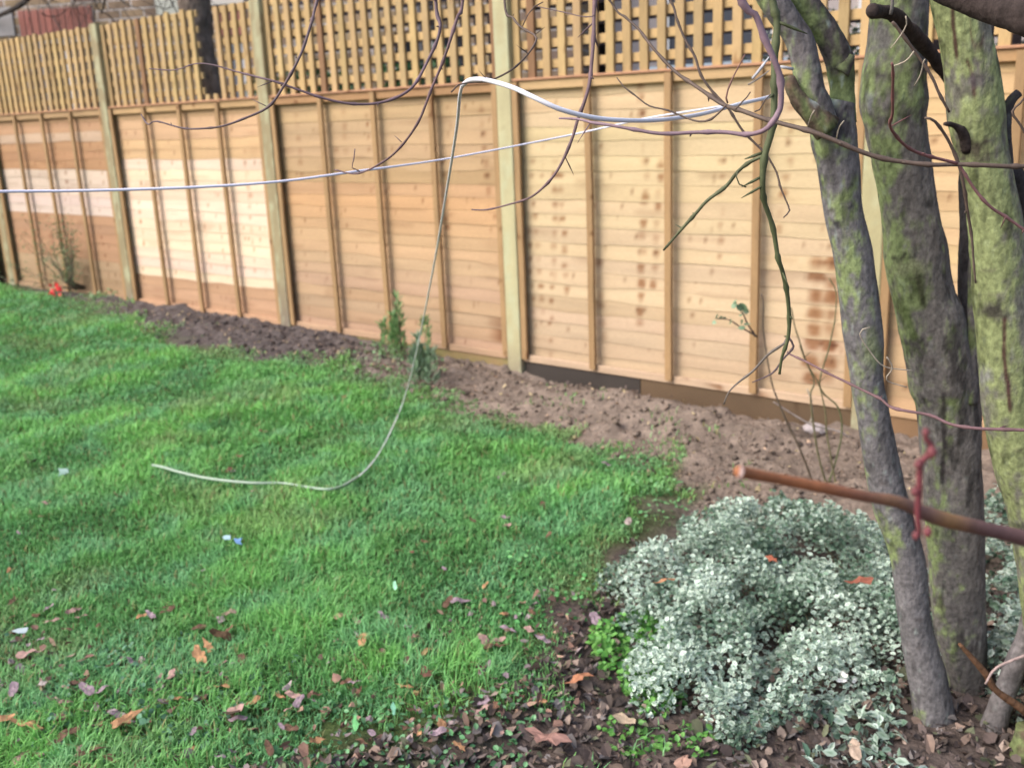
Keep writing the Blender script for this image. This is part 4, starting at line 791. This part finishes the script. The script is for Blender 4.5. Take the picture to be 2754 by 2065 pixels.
# ---- leaf litter of the bed
def litter(n, poly, name, label, cols, smin, smax, seed, maxd=0.0, hz=.02):
    q = np.random.default_rng(seed); lo = poly.min(0); hi = poly.max(0); x = q.uniform(lo[0], hi[0], n); y = q.uniform(lo[1], hi[1], n)
    m = (sdist(x, y, poly) < maxd); x = x[m]; y = y[m]; n = len(x); z = gz(x, y)+q.uniform(.002, hz, n)
    cols = np.array(cols); cc = cols[q.integers(0, len(cols), n)]*q.uniform(.6, 1.3, n)[:, None]
    a = q.uniform(0, 6.28, n); L_ = q.uniform(smin, smax, n); t1 = q.normal(0, .45, n); t2 = q.normal(0, .6, n); cu = q.uniform(-.9, .9, n)
    ex = np.stack([np.cos(a), np.sin(a), t1], -1); ey = np.stack([-np.sin(a), np.cos(a), t2], -1); ez = np.array([0, 0, 1.])
    asp = q.uniform(.35, .9, n)
    prof = [(-.5, 0), (-.25, .4), (.2, .46), (.5, 0), (.2, -.46), (-.25, -.4), (0, 0)]
    V = np.stack([np.stack([x, y, z], -1)+(ex*(p*q.uniform(.8, 1.2, n))[:, None]+ey*(s*asp*q.uniform(.7, 1.25, n))[:, None]+ez*(cu*(s*s*2+p*s*.8))[:, None])*L_[:, None] for p, s in prof], 1)
    F = (np.arange(n)[:, None, None]*7+np.array([[0, 1, 2, 6], [6, 2, 3, 4], [0, 6, 4, 5]])[None]).reshape(-1, 4)
    return tag(mk(name, V.reshape(-1, 3), F, M_dead, None, np.repeat(cc[:, None], 7, 1).reshape(-1, 3)), label, 'leaf litter', None, 'stuff')
bedpoly = np.array([atz(u, v, .02)[:2] for u, v in [(-400, 2300), (500, 2110), (860, 2020), (1130, 1950), (1330, 1850), (1480, 1740), (1580, 1600), (1700, 1440), (2100, 1500), (2900, 1500), (3300, 2300), (-400, 2600)]])
litter(17000, bedpoly, 'leaf_litter', 'decaying pinkish brown leaf litter on the dark bed', [(.15, .115, .105), (.10, .075, .068), (.21, .15, .12), (.065, .052, .048), (.30, .23, .19), (.18, .16, .155), (.09, .07, .06), (.12, .13, .08)], .008, .036, 5)
edgep = np.array([atz(u, v, .02)[:2] for u, v in [(-400, 1640), (0, 1640), (300, 1760), (700, 1830), (1000, 1700), (1400, 1560), (1600, 1560), (1600, 1900), (700, 2120), (-500, 2300)]])
litter(2300, edgep, 'leaf_litter', 'scattered leaf fragments where the lawn meets the bed', [(.22, .13, .10), (.15, .09, .075), (.34, .22, .16), (.30, .24, .24)], .010, .03, 6, 0, .03)
soilp = np.array([atz(u, v, .05)[:2] for u, v in [(300, 850), (800, 900), (1400, 1000), (1900, 1110), (2400, 1170), (2600, 1300), (1900, 1330), (1500, 1150), (900, 1000), (420, 920)]])
litter(1500, soilp, 'soil_debris', 'bits of straw and leaf on the bare soil', [(.34, .24, .17), (.2, .14, .11), (.42, .34, .2), (.12, .09, .08)], .008, .026, 8)
# clods of dug earth
q_ = np.random.default_rng(14); pr = []
ico = [(0, 0, 1), (.89, 0, .45), (.28, .85, .45), (-.72, .53, .45), (-.72, -.53, .45), (.28, -.85, .45), (.72, .53, -.45), (-.28, .85, -.45), (-.89, 0, -.45), (-.28, -.85, -.45), (.72, -.53, -.45), (0, 0, -1)]
icf = [(0, 1, 2), (0, 2, 3), (0, 3, 4), (0, 4, 5), (0, 5, 1), (1, 6, 2), (2, 7, 3), (3, 8, 4), (4, 9, 5), (5, 10, 1), (1, 10, 6), (2, 6, 7), (3, 7, 8), (4, 8, 9), (5, 9, 10), (11, 7, 6), (11, 8, 7), (11, 9, 8), (11, 10, 9), (11, 6, 10)]
ic = np.array(ico); icq = np.array([[a, b, c, c] for a, b, c in icf])
lo = soilp.min(0); hi = soilp.max(0); x = q_.uniform(lo[0], hi[0], 9000); y = q_.uniform(lo[1], min(hi[1], -.03), 9000); m = sdist(x, y, soilp) < 0; x = x[m]; y = y[m]; n = len(x); z = gz(x, y)
sz = q_.gamma(1.4, .0034, n).clip(.0025, .026); dryk = np.clip((x-4.6)/1.2, 0, 1)[:, None]
V = np.stack([x, y, z+sz*.3], -1)[:, None]+ic[None]*sz[:, None, None]*q_.uniform(.55, 1.25, (n, 12, 1))*np.array([1, 1, .75])
cc = (c_dark*(1-dryk)+c_dry*dryk)*q_.uniform(.6, 1.25, n)[:, None]
me_V = V.reshape(-1, 3); fc = (np.arange(n)[:, None, None]*12+np.array(icf)[None]).reshape(-1, 3)
tag(mk('soil_crumbs', me_V, fc, M_soil, None, np.repeat(cc[:, None], 12, 1).reshape(-1, 3), True), 'crumbs and clods of freshly dug soil along the fence', 'soil', None, 'stuff')

# ---- variegated shrub
def mound(poly, h, seed, hollow=0.0):
    def f(q, n):
        lo = poly.min(0)-.05; hi = poly.max(0)+.05; x = q.uniform(lo[0], hi[0], n*3); y = q.uniform(lo[1], hi[1], n*3)
        s = -sdist(x, y, poly)+(fbm(P3(x*6, y*6, seed), seed, 2)-.5)*.30+(vn(P3(x*20, y*20, seed), seed)-.5)*.08; m = s > 0; x = x[m][:n]; y = y[m][:n]; s = s[m][:n]
        dome = np.sqrt(np.clip(s/.28, 0, 1)); lump = fbm(P3(x*7, y*7, seed+1.), seed+3, 3)
        hh = h*(.30+.70*dome)*(.25+1.5*lump); gap = vn(P3(x*13, y*13, 0.), seed+7)
        hh = hh-np.clip((gap-.66)*5, 0, 1)*.14
        depth = q.random(len(x))**2.2*.11; z = gz(x, y)+np.maximum(hh-depth, .01)
        nrm = np.stack([q.normal(0, .5, len(x)), q.normal(0, .5, len(x)), np.ones(len(x))], -1); nrm += -HF*(.35)
        return np.stack([x, y, z], -1), nrm/np.linalg.norm(nrm, axis=1)[:, None]
    return f
shp = np.array([atz(u, v, .10)[:2] for u, v in [(1690, 1440), (1820, 1370), (1960, 1335), (2200, 1330), (2400, 1350), (2480, 1450), (2480, 1700), (2400, 1790), (2260, 1800), (2180, 1850), (2060, 1870), (2010, 1950), (1950, 1900), (1880, 1800), (1790, 1830), (1700, 1770), (1740, 1690), (1680, 1600), (1660, 1520)]])
SH = empty('variegated_shrub', (*shp.mean(0), 0), 'low spreading shrub of small cream edged grey green leaves, left of the trunks', 'shrub', 'variegated shrubs')
crm = np.array([.64, .76, .66]); lg = np.array([.10, .19, .12]); lg2 = np.array([.15, .24, .165])
put(SH, leafcloud(27000, mound(shp, .17, 3), .0155, lg, lg2, 51, 'foliage', None, crm, up=.45, aspect=.62))
sp_m = mound(np.array([atz(u, v, .0)[:2] for u, v in [(1760, 1500), (2350, 1500), (2420, 1780), (2060, 1870), (1800, 1760)]]), .12, 3)
bs_, _ = sp_m(np.random.default_rng(3), 140); pr = []
for k, b in enumerate(bs_): pr.append(tube([(b[0]+.03, b[1]-.02, gz([b[0]], [b[1]])[0]-.01), (b[0]+.01, b[1], b[2]*.6), tuple(b)], [.003, .0025, .0015], 5, .02, 0, k, (.09, .085, .05)))
V, F, C = joinc(pr); tag(put(SH, mk('stems', V, F, M_twig, None, C)), None, None, None, 'stuff')
shp2 = np.array([atz(u, v, .08)[:2] for u, v in [(2630, 1340), (2760, 1290), (3000, 1300), (3100, 1700), (2900, 1900), (2740, 1820), (2640, 1760)]])
S2 = empty('variegated_shrub', (*shp2.mean(0), 0), 'darker part shaded cream edged shrub right of the trunks at the picture edge', 'shrub', 'variegated shrubs')
put(S2, leafcloud(6000, mound(shp2, .16, 8), .023, lg*.8, lg2*.8, 52, 'foliage', None, crm*.8, up=.45, aspect=.62))
shp3 = np.array([atz(u, v, .02)[:2] for u, v in [(2235, 1860), (2330, 1870), (2350, 1960), (2420, 2060), (2330, 2080), (2290, 1990), (2200, 1960)]])
S3 = empty('trailing_sprig', (*shp3.mean(0), 0), 'trailing cream edged sprigs on the litter just left of the slim trunk foot', 'sprig')
put(S3, leafcloud(260, mound(shp3, .05, 13), .030, lg, lg2, 53, 'foliage', None, crm*.95, up=.45, aspect=.5))
# white petals left on the litter
PT = empty('white_flower', on(2275, 1830, .03), 'single white flower of broad petals showing below the shrub beside the trunk', 'flower')
for k, (u, v, s) in enumerate([(2268, 1812, .030), (2262, 1828, .026), (2298, 1829, .024), (2285, 1838, .022)]):
    V, F3, F4, C = leaf_mesh(s, 40+k, (.85, .84, .80), False, .5); me = bpy.data.meshes.new('petal'); me.from_pydata(V.tolist(), [], F3+F4); a = me.attributes.new('Col', 'FLOAT_COLOR', 'POINT'); a.data.foreach_set('color', np.concatenate([C.clip(0, .88), np.ones((len(V), 1))], 1).astype(np.float32).ravel())
    o = link('petal', me, M_leaf, PT); p = at(u, v, 2.2); o.location = Vector(p)-Vector(PT.location); o.rotation_euler = (R(50), 0, R(-30+60*k))
# bright green weeds left of and within the shrub, clover and ivy leaves at the bottom
def weeds(poly_px, n, size, cA, cB, h, seed, label, edge=None, name='weeds', asp=.7):
    poly = np.array([atz(u, v, .02)[:2] for u, v in poly_px]); o = leafcloud(n, mound(poly, h, seed), size, np.array(cA), np.array(cB), seed, name, None, edge, up=.5, aspect=asp); return tag(o, label, 'weeds', None, 'stuff')
weeds([(1600, 1680), (1680, 1660), (1780, 1620), (1870, 1640), (1860, 1760), (1760, 1850), (1660, 1800)], 1500, .019, (.08, .26, .05), (.16, .36, .08), .07, 61, 'bright green chickweed patch between the lawn tip and the shrub')
weeds([(1600, 1950), (1900, 1900), (1850, 1990), (1600, 2020)], 160, .018, (.10, .28, .06), (.16, .36, .08), .03, 62, 'green seedlings on the litter below the shrub')
weeds([(600, 1900), (1000, 1830), (1300, 1800), (1500, 1850), (1400, 2100), (500, 2120)], 750, .016, (.08, .24, .09), (.16, .34, .16), .035, 63, 'bluish green clover leaves among the thinning grass at the bottom')
weeds([(0, 1700), (600, 1750), (900, 1850), (500, 2050), (0, 2080)], 900, .018, (.07, .18, .10), (.14, .28, .17), .035, 64, 'small round leaved weeds in the lower left lawn')
weeds([(1250, 1500), (1500, 1440), (1650, 1480), (1560, 1640), (1350, 1700)], 380, .015, (.07, .26, .07), (.13, .36, .11), .04, 65, 'creeping weed leaves in the lawn near the shrub')
weeds([(880, 985), (1000, 955), (1160, 960), (1180, 1060), (1040, 1075), (900, 1030)], 420, .022, (.10, .2, .08), (.18, .3, .14), .04, 66, 'low weeds on the soil edge beside the conifer')
weeds([(120, 760), (330, 800), (320, 850), (140, 815)], 260, .03, (.12, .22, .09), (.22, .34, .18), .06, 67, 'low green leaves at the foot of the wispy shrub')
# single broad leaves
for (u, v, s, c, lab) in [(957, 1960, .05, (.14, .42, .16), 'broad bright green leaf standing at the bottom of the lawn'), (1063, 1590, .04, (.30, .62, .42), 'pale mint green leaf blade in the middle of the lawn'), (1060, 1920, .04, (.14, .34, .24), 'blue green leaf low in the lawn, right of the broad bright one')]:
    p = on(u, v, .045); o = leaf_thing(p, s, int(u), c, lab, None, False, .2, .2, 'green_leaf', 'leaf'); o.rotation_euler = (R(55), R(10), R(-35))
weeds([(1620, 1200), (1800, 1250), (1860, 1330), (1720, 1450), (1600, 1440)], 420, .016, (.09, .26, .09), (.18, .36, .15), .05, 68, 'mixed weeds and grass where the lawn tip meets the top of the shrub')
# litter scraps
def scrap(pts, col, label, name, cat):
    V = []; F = []; root = empty(name, on(pts[0][0], pts[0][1], .035), label, cat)
    for k, (u, v, a, b, c) in enumerate(pts):
        p = on(u, v, .045); n_ = 8; th = np.linspace(0, 2*np.pi, n_, endpoint=False); q = np.random.default_rng(k+int(u)); rr = q.uniform(.45, 1.3, n_)
        ring = np.stack([p+RT*a*math.cos(t)*rr[i]+UP*b*math.sin(t)*rr[i]+np.array([0, 0, .004*math.sin(3*t)]) for i, t in enumerate(th)])
        Vt = np.vstack([ring+UP*.001, ring-_f*-.003]); Fq = [[i, (i+1) % n_, n_+(i+1) % n_, n_+i] for i in range(n_)]
        for base in (0, n_): Fq += [[base, base+1, base+2, base+3], [base, base+3, base+4, base+7], [base+4, base+5, base+6, base+7]]
        put(root, mk(('wrapper' if k == 0 else 'torn_end'), Vt, np.array(Fq), M_misc, None, np.tile(np.asarray(c, float), (len(Vt), 1))))
scrap([(612, 1450, .020, .011, (.50, .66, .78)), (640, 1463, .018, .011, (.20, .34, .66))], None, 'blue and white scrap of plastic wrapper in the middle of the lawn', 'plastic_wrapper', 'litter')
scrap([(58, 1703, .024, .010, (.58, .66, .72))], None, 'pale blue white paper scrap at the lower left edge of the lawn', 'paper_scrap', 'litter')
scrap([(170, 1275, .022, .016, (.34, .48, .44))], None, 'pale greenish scrap lying in the far left lawn', 'paper_scrap', 'litter')

# ---- small conifer (two tufts) by the third panel
def tuft(c, rad, n, cA, cB, seed):
    q = np.random.default_rng(seed); z = q.random(n)**.8; ang = q.uniform(0, 6.28, n); rr = rad[0]*(1-z*.82)*np.sqrt(q.random(n))*(.65+.6*vn(P3(z*5, ang*1.3, 0.), seed))
    B = np.stack([c[0]+rr*np.cos(ang), c[1]+rr*np.sin(ang), c[2]+z*rad[1]], -1); dd = np.stack([np.cos(ang)*.45, np.sin(ang)*.45, np.ones(n)*.9], -1)+q.normal(0, .25, (n, 3)); dd /= np.linalg.norm(dd, axis=1)[:, None]
    s = np.cross(dd, q.normal(size=(n, 3))); s /= np.linalg.norm(s, axis=1)[:, None]; L_ = q.uniform(.025, .055, n)[:, None]; wd = .0035
    V = np.stack([B-s*wd, B+s*wd, B+dd*L_*.6+s*wd*1.2, B+dd*L_, B+dd*L_*.6-s*wd*1.2], 1)
    k = q.random(n)[:, None]; cc = (np.array(cA)*(1-k)+np.array(cB)*k)*q.uniform(.6, 1.3, n)[:, None]
    F = (np.arange(n)[:, None, None]*5+np.array([[0, 1, 2, 4], [2, 3, 4, 4]])[None]).reshape(-1, 4)
    return V.reshape(-1, 3), F, np.repeat(cc[:, None], 5, 1).reshape(-1, 3)
def conifer(u, v, h, w_, cA, cB, seed, lab, n=2600):
    b = on(u, v, 0.0); root = empty('conifer_seedling', b, lab, 'conifer', 'small conifers by the fence')
    q = np.random.default_rng(seed); prs = []
    for k in range(6):
        hh = h*(1 if k == 0 else q.uniform(.35, .8)); prs.append(tuft((b[0]+(k > 0)*q.normal(0, w_*.7), b[1]+(k > 0)*q.normal(0, w_*.3), b[2]+.005), (w_*.55, hh), n//6, cA, cB, seed+k))
    V, F, C = joinc(prs)
    me = bpy.data.meshes.new('foliage'); fl = [list(dict.fromkeys(f)) for f in F.tolist()]; me.from_pydata(V.tolist(), [], fl); a = me.attributes.new('Col', 'FLOAT_COLOR', 'POINT'); a.data.foreach_set('color', np.concatenate([C, np.ones((len(V), 1))], 1).astype(np.float32).ravel())
    put(root, link('foliage', me, M_leaf))
    V, F, C = tube([b-np.array([0, 0, .02]), b+np.array([.005, 0, h*.8])], [.006, .002], 6, .02, 0, 1, (.1, .07, .05)); put(root, mk('stem', V, F, M_twig, None, C))
conifer(1082, 985, .36, .085, (.14, .27, .10), (.25, .40, .17), 3, 'bright green small conifer seedling against the orange brown panel', 560)
conifer(1130, 1040, .24, .085, (.13, .22, .13), (.24, .33, .22), 4, 'grey green small conifer just right of the bright green one', 560)
# ---- wispy shrub far left, with a red flower at its foot
b = on(262, 808, 0.0); WS = empty('wispy_shrub', b, 'sparse wispy shrub with thin stems and tiny leaves before the leftmost panel', 'shrub')
q_ = np.random.default_rng(19); pr = []; tips = []
for k in range(26):
    a_ = q_.uniform(-1.35, .6); L_ = q_.uniform(.35, .75); P = [b+np.array([0, 0, 0.])]; d_ = RT*math.sin(a_)*.9+np.array([0, 0, 1.])*math.cos(a_)+_f*q_.normal(0, .25); p = b.copy()
    for s in range(6): d_ = d_+q_.normal(0, .14, 3)+np.array([0, 0, .05]); d_ /= np.linalg.norm(d_); p = p+d_*L_/6; p[1] = min(p[1], -.05); P.append(p.copy())
    pr.append(tube(P, np.linspace(.0038, .0012, 7), 5, .03, 0, k, (.13, .11, .085))); tips += P[2:]
for V, F, C in pr: put(WS, mk('stem', V, F, M_twig, None, C))
tips = np.array(tips)
def tipf(r, n): return tips[r.integers(0, len(tips), n)]+r.normal(0, .035, (n, 3)), np.tile([0, -.5, .8], (n, 1))
put(WS, leafcloud(900, tipf, .028, np.array([.10, .17, .07]), np.array([.2, .27, .13]), 20, 'foliage', aspect=.3, up=.3))
b = on(158, 826, .0); FL = empty('red_flower', b, 'small red flowers beside the lawn edge at the far left', 'flower')
def redf(r, n): return b+np.array([0, 0, .07])+RT*r.normal(0, .022, n)[:, None]+np.array([0, 0, 1.])*r.normal(0, .028, n)[:, None], np.tile([.3, -.8, .4], (n, 1))
put(FL, leafcloud(26, redf, .035, np.array([.75, .04, .05]), np.array([.85, .09, .08]), 21, 'petals', aspect=.7, up=.7))
V, F, C = tube([b, b+np.array([0, 0, .07])], [.003, .002], 6, .02, 0, 1, (.08, .16, .05)); put(FL, mk('stem', V, F, M_twig, None, C))
# stone by the spoil heap, pale slab near the saplings
for (u, v, s, c, lab) in [(1512, 1008, .032, (.24, .19, .16), 'rounded brown stone on top of the spoil mound beside the mottled post'), (2190, 1163, .06, (.34, .30, .30), 'flat pale grey stone on the soil behind the sapling stems')]:
    p = on(u, v, s*.3); V = ic*s*np.array([1.2, .9, .6])*q_.uniform(.85, 1.15, (12, 1))+p
    o = mk('stone', V, np.array(icf), M_soil, None, np.tile(c, (12, 1)), True); ms_ = o.modifiers.new('s', 'SUBSURF'); ms_.levels = 2; ms_.render_levels = 2; tag(o, lab, 'stone')
# dark post-like thing left of the leftmost post
V, F, C = timber(-.55, -.12, -.10, -.02, -.05, .95, (.045, .05, .065), 700, 2); tag(mk('compost_board', V, F, M_woodv, None, C), 'dark blue grey upright board at the far left edge beside the fence post', 'board')
#@@END3
